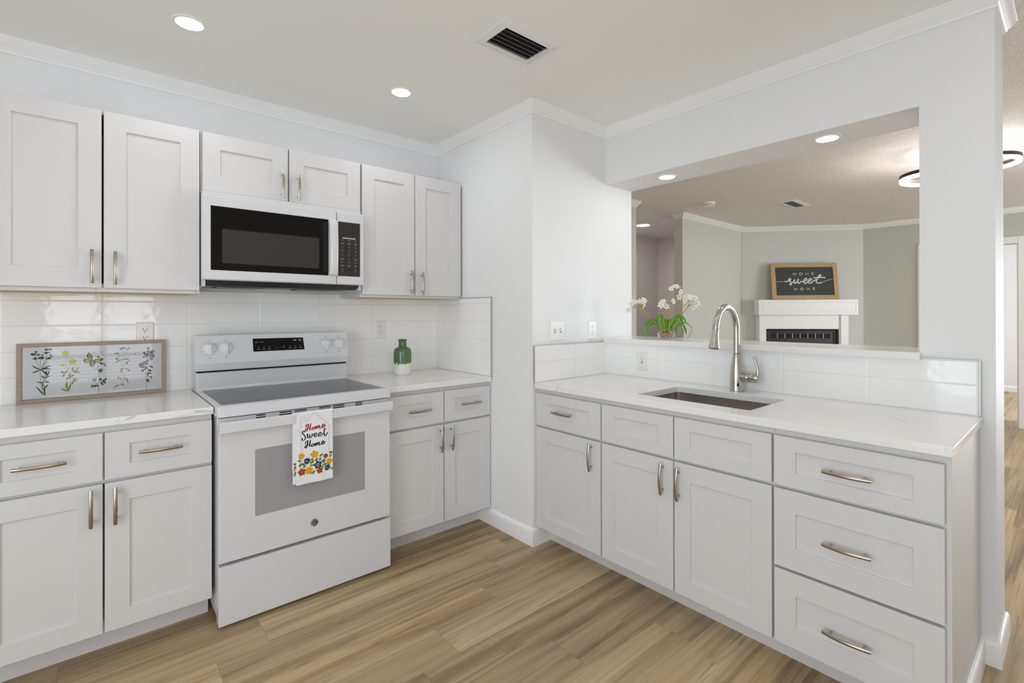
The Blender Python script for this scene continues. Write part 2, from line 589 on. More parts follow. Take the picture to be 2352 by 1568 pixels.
ART = {"house":[[[-540,-1800],[-570,-1330],[-590,-830],[-660,-800],[-690,-750],[-570,-610],[-580,-420],[-590,-230],[-560,-210],[-420,-200],[-380,-250],[-370,-390],[-330,-380],[-190,-220],[-50,-60],[-10,-50],[40,-70],[360,-380],[690,-720],[720,-760],[680,-790],[630,-800],[640,-1060],[650,-1440],[670,-1900]]],"home1":[[[-350,-650],[-350,-580],[-300,-530],[-260,-530],[-260,-640],[-290,-770],[-330,-820],[-370,-800],[-370,-740],[-300,-690],[-200,-670],[-140,-650]],[[-150,-510],[-170,-630],[-190,-740],[-170,-790],[-130,-760]],[[-20,-680],[-70,-700],[-90,-750],[-60,-800],[-10,-790],[20,-740],[-20,-680],[0,-710],[60,-690]],[[60,-660],[80,-710],[60,-790]],[[70,-730],[120,-670],[140,-670],[140,-780]],[[140,-730],[200,-650],[230,-660],[220,-750],[250,-780],[300,-750]],[[300,-750],[390,-710],[430,-650],[400,-610],[350,-660],[350,-750],[410,-770],[460,-720],[500,-660]]],"home2":[[[-380,-1380],[-370,-1320],[-330,-1260],[-280,-1260],[-290,-1370],[-320,-1500],[-360,-1560],[-400,-1530],[-390,-1480],[-320,-1430],[-230,-1410],[-160,-1390]],[[-170,-1250],[-190,-1370],[-210,-1470],[-190,-1520],[-150,-1500]],[[-40,-1420],[-90,-1440],[-120,-1490],[-90,-1540],[-40,-1530],[-10,-1480],[-40,-1420],[-30,-1450],[30,-1440]],[[40,-1410],[50,-1460],[40,-1540]],[[50,-1470],[90,-1410],[120,-1420],[110,-1530]],[[120,-1480],[170,-1400],[210,-1410],[200,-1490],[220,-1530],[270,-1500]],[[270,-1500],[370,-1460],[400,-1400],[370,-1360],[320,-1410],[330,-1500],[380,-1520],[430,-1480],[470,-1410]]],"sweet":[[[-420,-860],[-430,-800],[-480,-790],[-510,-830],[-490,-910],[-420,-1000],[-380,-1110],[-430,-1190],[-500,-1200],[-530,-1140],[-500,-1100]],[[-330,-990],[-280,-960],[-300,-1070],[-270,-1130],[-220,-1110],[-190,-990],[-200,-1080],[-170,-1140],[-110,-1100],[-80,-990],[-30,-1000]],[[-30,-1090],[50,-1060],[90,-1000],[50,-960],[0,-1010],[0,-1100],[50,-1130],[130,-1090]],[[130,-1090],[240,-1060],[290,-990],[260,-960],[190,-1000],[180,-1100],[240,-1140],[330,-1090],[400,-1020]],[[470,-810],[440,-920],[430,-1060],[470,-1160],[530,-1130],[580,-1020]],[[370,-860],[550,-860]]],"flowers":[["y",-570,-1910,121,0],["y",0,-1910,143,1],["r",490,-2090,99,0],["y",670,-2360,125,0],["n",-320,-2170,132,0],["n",150,-2400,145,1],["n",570,-2640,121,0],["r",-540,-2590,132,1],["y",-240,-2610,149,0],["r",230,-2670,114,1]],"tleaves":[[290,-1990,20],[720,-2100,55],[730,-1950,0],[-640,-2080,-30],[-610,-2280,75],[-430,-2380,30],[-490,-2260,-35],[-90,-2140,-45],[-120,-2250,15],[-120,-2380,5],[80,-2160,60],[240,-2160,75],[370,-2260,35],[430,-2320,60],[470,-2450,15],[350,-2530,80],[-40,-2710,45],[790,-2700,0],[630,-2460,-60],[-180,-2690,-40]],"bot":{"stem_dark":[[[580,1230],[580,1690]],[[550,1290],[490,1510],[440,1680]],[[630,1280],[720,1510],[810,1640]],[[620,1290],[730,1590],[790,1930]],[[580,1230],[580,910],[590,630],[630,390],[690,130]],[[720,970],[690,700],[640,370]],[[770,850],[720,690]],[[440,1680],[380,1880]],[[440,1770],[430,1970]],[[850,1730],[910,1800]],[[790,1950],[770,2080]],[[810,1970],[890,2070]]],"leaf_dark":[[[580,1230],[440,1320],[310,1440]],[[580,1230],[750,1310],[910,1390]],[[580,1230],[750,1260],[920,1220]],[[580,1230],[440,1150],[300,1110]],[[580,1230],[700,1120],[790,930]],[[600,960],[720,870],[920,960]],[[790,930],[770,1070],[770,1180]],[[790,930],[840,1070],[860,1180]],[[470,700],[620,660],[720,700]],[[720,700],[800,670],[890,640]],[[680,130],[570,310],[440,520]],[[730,70],[710,310],[720,550]],[[640,370],[760,470],[840,580]],[[660,450],[640,650]]],"umbel":[[440,2010,40],[350,1910,62],[430,1930,30],[520,1880,45],[640,1860,30],[420,1720,58],[610,1740,75],[770,2100,45],[890,2100,48],[760,1950,50],[850,1960,28],[890,1860,35],[930,1790,38],[840,1710,60]],"stem_pale":[[[1380,1790],[1400,1470],[1470,1170],[1470,920],[1440,680],[1490,190]],[[1550,1350],[1490,1130]],[[1310,1340],[1420,1280]],[[1720,1280],[1640,1120]],[[1680,1000],[1470,680]],[[1540,790],[1560,650],[1490,530]],[[3390,1960],[3400,1520],[3390,960],[3400,260]],[[3570,1930],[3460,1640]],[[3260,1410],[3390,1190]],[[3170,1770],[3370,1630]]],"leaf_pale":[[[1680,1000],[1620,1150],[1620,1270]],[[1680,1000],[1760,1140],[1830,1250]],[[1680,1000],[1790,1030],[1890,980]],[[1350,990],[1280,1070],[1230,1120]],[[1350,990],[1400,1060],[1420,1150]],[[1350,990],[1320,900],[1290,860]],[[1540,800],[1460,790],[1400,760]],[[1540,800],[1530,920],[1560,1030]],[[1540,800],[1610,870],[1680,910]],[[1620,630],[1670,700],[1690,790]],[[1620,630],[1720,650],[1790,730]],[[1620,630],[1620,540],[1640,480]],[[1490,190],[1360,260],[1230,350]],[[1490,190],[1420,420],[1420,650]],[[1490,190],[1530,400],[1580,580]],[[3400,1480],[3260,1470],[3110,1350]],[[3400,1480],[3530,1510],[3640,1370]],[[3410,1050],[3330,1040],[3320,840]],[[3410,590],[3520,550],[3590,340]],[[3260,300],[3150,270],[3040,170]],[[3400,260],[3360,320],[3290,350]]],"yellow":[[1380,1900,80],[1620,1510,88],[1280,1380,38],[1460,1680,22],[1740,1310,22]],"stem_green":[[[2480,1360],[2490,1140],[2520,850],[2530,580],[2500,320],[2510,-20]],[[2500,320],[2410,490]],[[4240,900],[4260,520],[4270,-30]],[[4340,2040],[4330,1780],[4320,1500],[4260,1080]]],"leaf_green":[[[2510,1030],[2590,1080],[2670,1020]],[[2510,1030],[2580,990],[2620,940]],[[2540,600],[2580,650],[2590,560]],[[2620,560],[2730,580],[2790,690]],[[2650,520],[2710,490],[2770,420]],[[2580,510],[2630,430],[2670,340]],[[2500,320],[2400,360],[2360,260]],[[2350,330],[2290,360],[2260,270]],[[4370,1110],[4460,1090],[4520,980]],[[4330,930],[4400,920],[4490,900]],[[4330,890],[4400,880],[4480,820]],[[4280,780],[4390,770],[4480,720]],[[4280,720],[4330,700],[4340,590]],[[4390,560],[4450,580],[4490,500]],[[4260,440],[4330,460],[4390,470]],[[4260,440],[4330,400],[4370,320]],[[4340,2040],[4340,1970],[4400,1930]],[[4160,1810],[4190,1770],[4180,1710]],[[4280,1820],[4330,1840],[4370,1850]],[[4130,1580],[4180,1570],[4210,1570]],[[2470,1660],[2490,1680],[2540,1640]],[[2540,1360],[2590,1370],[2650,1310]]],"cabbage":[[2370,630,60]],"lace":[[2310,1870,14],[2370,1900,14],[2450,1920,12],[2540,1950,12],[2630,1870,14],[2700,1780,13],[2760,1680,12],[2650,1740,16],[2560,1750,10],[2410,1780,12],[2390,1850,12],[2480,1840,12],[2590,1840,12],[2670,1920,10],[2740,1630,8],[2620,1390,20],[2690,1360,24],[2740,1300,24],[2760,1230,20],[2650,1310,18],[2310,1230,14],[2390,1150,14],[2440,1150,14],[2540,1230,10]],"lilac":[[3310,2000,38],[3380,2040,30],[3440,2030,32],[3530,1970,24],[3600,2000,28],[3120,1800,30],[3200,1810,26],[3160,1550,36],[3530,1320,38],[3240,1630,20],[3520,1050,24],[3600,970,30],[3220,630,26],[3300,600,22],[3220,690,18]],"mauve":[[4280,1650,65],[4470,1770,70],[4480,1600,70],[4520,1840,45],[4460,1470,50],[4100,1190,75],[4040,1210,50],[4260,1270,60],[4130,1110,55],[4250,1010,55],[4120,910,45],[4310,1380,45],[4180,1300,40]],"bee":[[3840,1740,30]],"wing":[[[2290,1510],[2170,1630],[2090,1700],[2130,1830],[2170,1920],[2240,1820],[2290,1680]],[[2280,1480],[2150,1610],[2010,1620],[1990,1530],[2030,1430],[2130,1420],[2230,1450]],[[2280,1460],[2200,1340],[2210,1260],[2310,1260],[2390,1330],[2400,1420],[2350,1500]],[[2310,1510],[2410,1580],[2560,1600],[2700,1580],[2620,1490],[2480,1410],[2390,1420]]],"body":[[[2310,1550],[2190,1380]]]},"sign_thick":[[[1564,4904],[2089,5030],[2644,5533],[2613,5954],[2339,5861],[2284,5337],[2603,4736],[2756,4183],[2598,3685],[2437,3944],[2592,4274],[3019,4677],[3380,5754]],[[3380,5754],[3250,4709],[3384,4242],[3755,4857],[3989,5897],[3877,4747],[4031,4215],[4423,4871],[4797,4814]],[[4797,4814],[5329,5212],[5468,5752],[5222,5951],[4868,5126],[4952,4304],[5329,4373],[5740,4944]],[[5740,4944],[6166,5283],[6263,5803],[6015,5918],[5705,5197],[5746,4356],[6123,4383],[6686,5198]],[[6686,5198],[7437,6006],[7898,6908],[7844,7246],[7616,6920],[7128,5348],[7068,4638],[7394,4289],[8025,4473]],[[6606,6166],[7339,6282],[7966,6319],[8672,6164]]],"sign_thin":[[[-107,4868],[1251,4917],[1669,4942]],[[7919,4436],[8877,5171],[9881,5653]]],"sign_caps":[[[[3187,8031],[3166,7192]],"H"],[[[3583,8015],[3562,7175]],"H"],[[[3176,7612],[3573,7595]],"H"],[[[4721,7588],[4697,7428],[4640,7295],[4556,7207],[4460,7179],[4365,7215],[4286,7310],[4235,7448],[4220,7609],[4243,7769],[4301,7903],[4384,7990],[4481,8018],[4576,7982],[4655,7888],[4706,7749],[4721,7588]],"O"],[[[5297,7249],[5359,8085],[5529,7365],[5735,8069],[5755,7229]],"M"],[[[6738,8110],[6415,8124],[6394,7286],[6717,7273]],"E"],[[[6404,7705],[6696,7693]],"E"],[[[3208,2631],[3187,1791]],"H"],[[[3604,2615],[3583,1776]],"H"],[[[3198,2211],[3594,2196]],"H"],[[[4742,2193],[4719,2033],[4661,1899],[4578,1811],[4481,1783],[4386,1819],[4307,1913],[4257,2051],[4242,2212],[4265,2372],[4322,2506],[4406,2594],[4502,2622],[4597,2586],[4676,2492],[4727,2354],[4742,2193]],"O"],[[[5318,1855],[5381,2692],[5551,1972],[5756,2677],[5777,1838]],"M"],[[[6760,2722],[6436,2734],[6415,1897],[6739,1884]],"E"],[[[6426,2316],[6718,2304]],"E"]],"plant":{"stems":[[[-293,706],[-537,950],[-863,1221],[-1352,1547],[-1894,1900]],[[-266,706],[-700,1058],[-1080,1411],[-1514,1791],[-1704,1927]],[[-22,624],[-22,1058],[60,1411],[141,1764],[114,2063]],[[5,624],[33,1167],[250,1656],[494,2144],[684,2605],[684,2823]],[[358,597],[385,1167],[548,1520],[874,1846],[1308,2253]],[[413,597],[603,977],[928,1411],[1200,1737],[1390,2036]]],"flowers":[[-2288,1764],[-2084,2144],[-1922,2280],[-1704,2253],[-1596,2280],[-1406,2334],[-1406,2117],[-1433,1927],[-185,2280],[-347,2063],[-266,2171],[5,1981],[426,2280],[385,3094],[630,3203],[765,3175],[928,2877],[847,2578],[1200,2605],[1390,2633],[1362,2497],[1172,2307],[1770,2497],[1987,2171],[1661,1927],[1525,2578],[1797,2063]],"heads":[[-1894,1927],[-1677,1954],[141,2063],[684,2823],[1362,2280],[1390,2008]],"leaves":[[[-266,543],[-429,923],[-754,1058],[-1134,1004],[-1352,733],[-1406,326],[-1392,54]],[[-293,543],[-537,950],[-917,1113],[-1189,950],[-1324,597],[-1569,136]],[[-320,543],[-537,896],[-809,950],[-1026,733],[-1162,366]],[[-157,543],[-212,950],[-293,1303],[-375,1438],[-510,1384],[-592,1058]],[[-130,543],[-185,1004],[-266,1276],[-361,1452]],[[-49,516],[-76,950],[33,1113],[223,1004],[250,678]],[[168,489],[223,1004],[331,1221],[548,1330]],[[331,489],[467,1058],[657,1330],[874,1357],[1010,950],[1200,516],[1227,217]],[[304,489],[521,1086],[738,1303],[847,1058],[765,678],[684,380]],[[385,489],[521,1004],[792,1357],[1064,1221],[1172,950]],[[358,489],[548,1167],[792,1058],[982,733],[1091,407],[1010,27]],[[195,461],[141,814],[277,1058],[467,1221],[630,977],[711,678]],[[494,461],[657,733],[928,923],[1254,950],[1525,706],[1552,407],[1362,109],[1064,27]],[[5,461],[60,787],[168,1058],[413,1276]],[[-293,543],[-429,733],[-510,1058],[-619,1221],[-727,1140]],[[413,489],[521,624],[603,706]],[[372,489],[358,814],[304,1058]]]}}
# ------------------------------------------------------------------ room dimensions (metres)
H, XC, YP, XS, XB = 2.47, 1.079, -1.010, 1.720, 1.990
YO, YE, ZH, ZL, TZ = -2.599, -2.818, 2.1167, 1.135, 0.906
A0, DT, DN = Vector((5.958, 0.048)), Vector((0.66232, -0.74922)), Vector((-0.74922, -0.66232))   # diagonal hearth wall


def bxs(*bs):
    m = MB()
    for b in bs:
        m.box(*b)
    return m


# floor of individual planks running along x
fb = MB()
fb.poly([(-2.7, -6.1, -0.003), (11.2, -6.1, -0.003), (11.2, 1.6, -0.003), (-2.7, 1.6, -0.003)], 1)
lay = fb.bm.loops.layers.float_color.new('plank')
PW, PL, GAP = 0.183, 1.22, 0.0003
known = {0: -0.239, 1: 0.80, 2: 0.618, 3: 0.289, 4: 1.35, 5: -0.62, 6: 1.008, 7: 0.1, -1: 0.36, 8: 0.72}
r0 = -0.729
rng = random.Random(3)
for k in range(-14, 30):
    y1 = r0 - PW * k
    y0 = y1 - PW
    if y0 < -6.1 or y1 > 1.6:
        continue
    x = known.get(k, rng.random() * PL) - PL * 4
    while x < 11.2:
        a, b = max(x, -2.7), min(x + PL, 11.2)
        x += PL
        if b - a < 0.02:
            continue
        f = fb.poly([(a + GAP, y0 + GAP, 0), (b - GAP, y0 + GAP, 0), (b - GAP, y1 - GAP, 0), (a + GAP, y1 - GAP, 0)], 0)
        c = (rng.random(), rng.random(), rng.random(), 1)
        for l in f.loops:
            l[lay] = c
struct('floor', fb, [FLOOR, C('plank_joint', (0.13, 0.10, 0.06))])

# ceilings
struct('ceiling', bxs((-2.7, 1.855, -4.1, 0.1, H, H + 0.08)), CEIL)
struct('ceiling', bxs((1.855, 7.15, -6.1, 0.39, H, H + 0.08)), POP)
struct('ceiling', bxs((3.35, 6.15, 0.39, 1.55, H, H + 0.08)), mat('hall_ceiling_paint', (0.85, 0.82, 0.82), 0.7))
struct('ceiling', bxs((7.14, 10.55, -5.1, -0.4, H, H + 0.08)), TRIM)

# kitchen walls
struct('wall_back', bxs((-2.7, XC, 0.0, 0.1, 0, H)), WALL)
struct('wall_corner', bxs((XC, XB, YP, 0.19, 0, H)), WALL)
struct('wall_right', bxs((XS, XB, YO, YP, 0, 1.105), (XS, XB, YO, YP, ZH, H), (XS, XB, YE, YO, 0, H)), WALL)
wx0, wx1, wz0, wz1 = -1.155, -0.205, 0.80, 2.05
struct('wall_front', bxs((-2.7, wx0, -4.1, -4.0, 0, H), (wx1, 1.955, -4.1, -4.0, 0, H), (wx0, wx1, -4.1, -4.0, 0, wz0),
                         (wx0, wx1, -4.1, -4.0, wz1, H), (1.855, 1.955, -6.1, -4.1, 0, H)), WALL)
struct('wall_left', bxs((-2.7, -2.6, -4.0, -3.9, 0, H), (-2.7, -2.6, -1.9, 0.0, 0, H), (-2.7, -2.6, -3.9, -1.9, 2.1, H)), WALL)

# living-room walls
struct('wall_living_left', bxs((XB, 3.56, 0.08, 0.19, 0, H), (4.47, 5.992, 0.08, 0.19, 0, H)), WALL_L)


def TD(s, o, z):
    p = A0 + DT * s + DN * o
    return (p.x, p.y, z)


d = MB(TD)
d.box(0.0, 1.5535, -0.145, -0.045, 0, H)
struct('wall_hearth', d, WALL_L)
DY0, DY1, DZ = -2.549, -1.74, 2.065
struct('wall_living_right', bxs((7.021, 7.14, DY1, -1.086, 0, H), (7.021, 7.14, -3.7, DY0, 0, H), (7.021, 7.14, -6.1, -5.7, 0, H), (7.021, 7.14, -5.7, -3.7, 2.1, H), (7.021, 7.14, DY0, DY1, DZ, H)), WALL_L)
struct('wall_living_front', bxs((1.955, 4.9, -6.1, -6.0, 0, H), (6.9, 7.14, -6.1, -6.0, 0, H), (4.9, 6.9, -6.1, -6.0, 0, 0.65),
                                (4.9, 6.9, -6.1, -6.0, 2.15, H)), WALL_L)
HALL = mat('hall_wall_paint', (0.84, 0.80, 0.76), 0.7, spec=0.2)
struct('wall_hall', bxs((3.35, 6.15, 1.45, 1.55, 0, H), (6.05, 6.15, 0.19, 1.45, 0, H), (3.35, 3.45, 0.19, 1.45, 0, H)), HALL)
FARW = mat('far_room_paint', (0.86, 0.86, 0.86), 0.6)
struct('wall_far', bxs((10.45, 10.55, -5.1, -0.4, 0, H), (7.14, 10.45, -0.5, -0.4, 0, H), (7.14, 8.0, -5.1, -5.0, 0, H),
                       (10.4, 10.45, -5.1, -5.0, 0, H), (8.0, 10.4, -5.1, -5.0, 0, 0.6), (8.0, 10.4, -5.1, -5.0, 2.2, H)), FARW)


# mouldings swept along wall lines (room on the right-hand side of travel)
def sweep(path, prof, ztop, down=True):
    m = MB()
    P = [Vector(p) for p in path]
    N = []
    for a, b in zip(P, P[1:]):
        t = (b - a).normalized()
        N.append(Vector((t.y, -t.x)))
    mit = []
    for i in range(len(P)):
        if i == 0:
            mit.append(N[0])
        elif i == len(P) - 1:
            mit.append(N[-1])
        else:
            mit.append((N[i - 1] + N[i]) / (1 + N[i - 1].dot(N[i])))
    m.rings([[(P[i].x + mit[i].x * o, P[i].y + mit[i].y * o, ztop - h if down else ztop + h) for o, h in prof] for i in range(len(P))])
    return m


CROWN = [(0, 0), (0.042, 0), (0.042, 0.006), (0.038, 0.010), (0.033, 0.020), (0.024, 0.033), (0.016, 0.040), (0.014, 0.043),
         (0.0145, 0.047), (0.010, 0.050), (0.0065, 0.056), (0.0065, 0.0635), (0, 0.0635)]
BASE = [(0, 0), (0.014, 0), (0.014, 0.070), (0.013, 0.080), (0.010, 0.088), (0.005, 0.093), (0, 0.094)]
struct('trim_1', sweep([(-2.6, 0), (XC, 0), (XC, YP), (XS, YP), (XS, YE), (XB, YE), (XB, YP)], CROWN, H), TRIM, sm=True)
TRIM_L = mat('trim_living', (0.80, 0.80, 0.75), 0.4)
struct('trim_2', sweep([(XB, 0.08), (3.56, 0.08), (3.56, 0.19)], CROWN, H), TRIM_L, sm=True)
struct('trim_3', sweep([(4.47, 0.19), (4.47, 0.08), (5.992, 0.08), (7.021, -1.086), (7.021, -6.0)], CROWN, H), TRIM_L, sm=True)
struct('baseboard_corner', sweep([(XC, -0.522), (XC, YP), (1.209, YP)], BASE, 0, False), TRIM, sm=True)
struct('baseboard_right', sweep([(1.112, -2.7755), (XS, -2.7755), (XS, YE), (XB, YE), (XB, YP)], BASE, 0, False), TRIM, sm=True)
struct('baseboard_living', sweep([(4.47, 0.08), (5.992, 0.08), (6.10, -0.04)], BASE, 0, False), TRIM, sm=True)
struct('baseboard_far', sweep([(10.45, -0.5), (10.45, -5.0)], BASE, 0, False), TRIM, sm=True)
m = MB()
for y0, y1 in ((DY0 - 0.075, DY0), (DY1, DY1 + 0.075)):
    m.box(7.003, 7.0205, y0, y1, 0, DZ + 0.075)
m.box(7.003, 7.0205, DY0, DY1, DZ, DZ + 0.075)
m.box(7.021, 7.14, DY0, DY0 + 0.012, 0, DZ)
m.box(7.021, 7.14, DY1 - 0.012, DY1, 0, DZ)
struct('trim_4', m, TRIM, bevel=0.004)
struct('door_1', bxs((6.025, 6.049, 0.50, 1.235, 0, 2.285)), mat('hall_door_white', (0.85, 0.83, 0.84), 0.4), bevel=0.004)


# windows out of view that light the rooms; living and far-room ones are added
def window(name, x0, x1, y, z0, z1, mull, axis='x'):
    f = (lambda a, dd, z: (a, y - dd, z)) if axis == 'x' else (lambda a, dd, z: (y - dd, a, z))
    fr = MB(f)
    w_ = 0.045
    for b in ((x0, x0 + w_, 0.01, 0.07, z0, z1), (x1 - w_, x1, 0.01, 0.07, z0, z1), (x0 + w_, x1 - w_, 0.01, 0.07, z0, z0 + w_),
              (x0 + w_, x1 - w_, 0.01, 0.07, z1 - w_, z1)):
        fr.box(*b)
    for q in mull:
        fr.box(q - 0.03, q + 0.03, 0.012, 0.068, z0 + w_, z1 - w_)
    o = struct(name, fr, TRIM, bevel=0.003)
    xs = [x0 + w_] + [e for q in mull for e in (q - 0.03, q + 0.03)] + [x1 - w_]
    for a, b in zip(xs[::2], xs[1::2]):
        p = MB(f)
        p.poly([(a, 0.04, z0 + w_), (b, 0.04, z0 + w_), (b, 0.04, z1 - w_), (a, 0.04, z1 - w_)])
        obj('window_pane', p, PANE, o)
    return o


window('window_1', wx0, wx1, -4.0, wz0, wz1, [-0.677])
window('window_2', -3.9, -1.9, -2.6, 0.0, 2.1, [-2.9], 'y')
window('added_window_3', 4.9, 6.9, -6.0, 0.65, 2.15, [5.9])  # unseen window, added for the living-room front fill
window('added_window_5', -5.7, -3.7, 7.14, 0.0, 2.1, [-4.7], 'y')  # unseen glass door, added for the fill from the right
window('added_window_4', 8.0, 10.4, -5.0, 0.6, 2.2, [9.2])  # unseen window, added for the far-room fill

# ------------------------------------------------------------------ cabinets
zd0, zd1, zw0, zw1 = 0.107, 0.661, 0.674, 0.850
TR = lambda a, dd, z: (a, -dd, z)
TS = lambda a, dd, z: (XS - dd, -a, z)


def shaker(T, a0, a1, z0, z1, df, st=0.073, rb=0.07, rt=0.073, th=0.019):
    m = MB(T)

    def R(i0, i1, j0, j1, dd):
        return [(i0, dd, j0), (i1, dd, j0), (i1, dd, j1), (i0, dd, j1)]
    m.rings([R(a0, a1, z0, z1, df - th), R(a0, a1, z0, z1, df), R(a0 + st, a1 - st, z0 + rb, z1 - rt, df),
             R(a0 + st + 0.001, a1 - st - 0.001, z0 + rb + 0.001, z1 - rt - 0.001, df - 0.008)])
    return m


def pull(T, a, z, df, vert, parent, L=0.138):
    m = MB(T)
    n = 14
    P, Rr = [], []
    for i in range(n + 1):
        t = -1 + 2 * i / n
        dd = df + 0.021 + 0.010 * (1 - t * t)
        P.append((a, dd, z + t * L / 2) if vert else (a + t * L / 2, dd, z))
        Rr.append(0.0060)
    W = [Vector(m.f(*p)) for p in P]
    m.f = None
    upv = Vector(T(0, 1, 0)) - Vector(T(0, 0, 0))
    m.tube(W, [r * 0.72 for r in Rr], n=10, flat=1.45, upv=upv)
    for s_ in (-0.048, 0.048):
        t = s_ / (L / 2)
        q = (a, df - 0.001, z + s_) if vert else (a + s_, df - 0.001, z)
        e = (q[0], df + 0.021 + 0.010 * (1 - t * t), q[2])
        m.tube([T(*q), T(*e)], 0.0042, n=10)
    return obj('handle', m, NICK, parent, sm=True)


def cabinet(name, label, T, a0, a1, df, z0, z1, fronts, base=True, dw=0.022, gap=None):
    o = thing(name, label, 'cabinet', T((a0 + a1) / 2, df / 2, 0 if base else z0))
    b = MB(T)
    if base:
        if gap:
            b.box(a0, a1, 0.003, df - dw - 0.08, 0.103, z1)
            b.box(a0, gap - 0.02, df - dw - 0.08, df - dw, 0.103, z1)
            b.box(gap + 0.02, a1, df - dw - 0.08, df - dw, 0.103, z1)
            b.box(gap - 0.02, gap + 0.02, df - dw - 0.08, df - dw, zd1 - 0.004, z1)
        else:
            b.box(a0, a1, 0.003, df - dw, 0.103, z1)
        obj('carcass', b, CAB, o, bevel=0.001)
        k = MB(T)
        k.box(a0, a1, 0.003, df - 0.1085, 0.0, 0.103)
        obj('toe_kick', k, CAB, o)
    else:
        b.box(a0, a0 + 0.016, 0.003, df - dw, z0 - 0.016, z1)
        b.box(a1 - 0.016, a1, 0.003, df - dw, z0 - 0.016, z1)
        b.box(a0 + 0.016, a1 - 0.016, 0.003, df - dw, z1 - 0.016, z1)
        if gap:
            b.box(a0 + 0.016, gap - 0.02, df - dw - 0.018, df - dw, z0 - 0.016, z1 - 0.016)
            b.box(gap + 0.02, a1 - 0.016, df - dw - 0.018, df - dw, z0 - 0.016, z1 - 0.016)
            b.box(gap - 0.02, gap + 0.02, df - dw - 0.018, df - dw, z0 - 0.016, z0 + 0.02)
            b.box(a0 + 0.016, a1 - 0.016, 0.003, 0.009, z0, z1 - 0.016)
        else:
            b.box(a0 + 0.016, a1 - 0.016, df - dw - 0.018, df - dw, z0 - 0.016, z1 - 0.016)
        obj('carcass', b, CAB, o, bevel=0.001)
        k = MB(T)
        k.box(a0 + 0.016, a1 - 0.016, 0.003, df - dw - 0.018, z0 - 0.0155, z0 - 0.002)
        obj('underside_panel', k, PLY, o, label='bare maple underside panel')
    for f in fronts:
        kind, b0, b1, c0, c1 = f[:5]
        kw = dict(rb=0.05, rt=0.05) if kind in ('drawer', 'drawer_front') and c1 - c0 < 0.2 else \
            dict(rb=0.077, rt=0.078) if kind == 'drawer' else dict(rb=0.07 if base else 0.08, rt=0.073)
        fo = obj(kind, shaker(T, b0, b1, c0, c1, df, **kw), CAB, o, bevel=0.0012)
        if len(f) > 5 and f[5]:
            ha, hz, v = f[5]
            pull(T, ha, hz, df, v, fo)
    return o


cabinet('base_cabinet', 'white shaker base cabinet left of the white range, two drawers over two doors', TR, -1.078, -0.3875, 0.63, 0, 0.8765,
        [('drawer', -1.074, -0.737, zw0, zw1, (-0.904, 0.765, False)), ('drawer', -0.731, -0.390, zw0, zw1, (-0.562, 0.764, False)),
         ('door', -1.074, -0.737, zd0, zd1, (-0.770, 0.582, True)), ('door', -0.731, -0.390, zd0, zd1, (-0.701, 0.577, True))], gap=-0.734)
cabinet('base_cabinet', 'white shaker base cabinet right of the white range, under the green vase', TR, 0.384, XC - 0.002, 0.63, 0, 0.8765,
        [('drawer', 0.390, 0.7405, zw0, zw1, (0.579, 0.760, False)), ('drawer', 0.7465, 1.0735, zw0, zw1, (0.920, 0.764, False)),
         ('door', 0.390, 0.7405, zd0, zd1, (0.717, 0.581, True)), ('door', 0.7465, 1.0735, zd0, zd1, (0.789, 0.580, True))])
DS = 0.6216
cabinet('base_cabinet', 'narrow white shaker base cabinet at the inner corner, one drawer over one door', TS, 1.012, 1.480, DS, 0, 0.8765,
        [('drawer', 1.016, 1.4765, zw0, zw1, (1.228, 0.763, False)), ('door', 1.016, 1.4765, zd0, zd1, (1.4215, 0.581, True))])
cabinet('sink_cabinet', 'white shaker sink base cabinet with two plain false drawer fronts, below the sink', TS, 1.4805, 2.2825, DS, 0, 0.7,
        [('drawer_front', 1.4850, 1.8745, zw0, zw1, None), ('drawer_front', 1.8805, 2.278, zw0, zw1, None),
         ('door', 1.4850, 1.8745, zd0, zd1, (1.826, 0.578, True)), ('door', 1.8805, 2.278, zd0, zd1, (1.904, 0.573, True))])
_sc = bpy.data.objects['sink_cabinet']
m = MB(TS)
m.box(1.4805, 2.2825, DS - 0.047, DS - 0.022, 0.7, 0.8765)
m.box(1.4805, 1.4965, 0.003, DS - 0.047, 0.7, 0.8765)
m.box(2.2665, 2.2825, 0.003, DS - 0.047, 0.7, 0.8765)
obj('face_frame', m, CAB, _sc, bevel=0.001)
cabinet('drawer_cabinet', 'white shaker cabinet of three wide drawers at the end of the sink run', TS, 2.283, 2.775, DS, 0, 0.8765,
        [('drawer', 2.2865, 2.7615, zw0, zw1, (2.5185, 0.761, False)), ('drawer', 2.2865, 2.7615, 0.382, 0.661, (2.518, 0.516, False)),
         ('drawer', 2.2865, 2.7615, zd0, 0.3715, (2.517, 0.224, False))])
ZU0, ZU1, DU = 1.402, 2.148, 0.331
cabinet('wall_cabinet', 'tall white two-door wall cabinet left of the microwave, above the botanical picture', TR, -1.078, -0.3885, DU, ZU0, ZU1,
        [('door', -1.074, -0.737, ZU0, ZU1 - 0.004, (-0.767, 1.489, True)), ('door', -0.730, -0.392, ZU0, ZU1 - 0.004, (-0.693, 1.486, True))], False, gap=-0.7335)
cabinet('wall_cabinet', 'short white two-door wall cabinet directly above the microwave', TR, -0.386, 0.382, DU, 1.868, ZU1,
        [('door', -0.380, -0.006, 1.870, ZU1 - 0.004, (-0.035, 1.950, True)), ('door', 0.0, 0.378, 1.870, ZU1 - 0.004, (0.042, 1.948, True))], False)
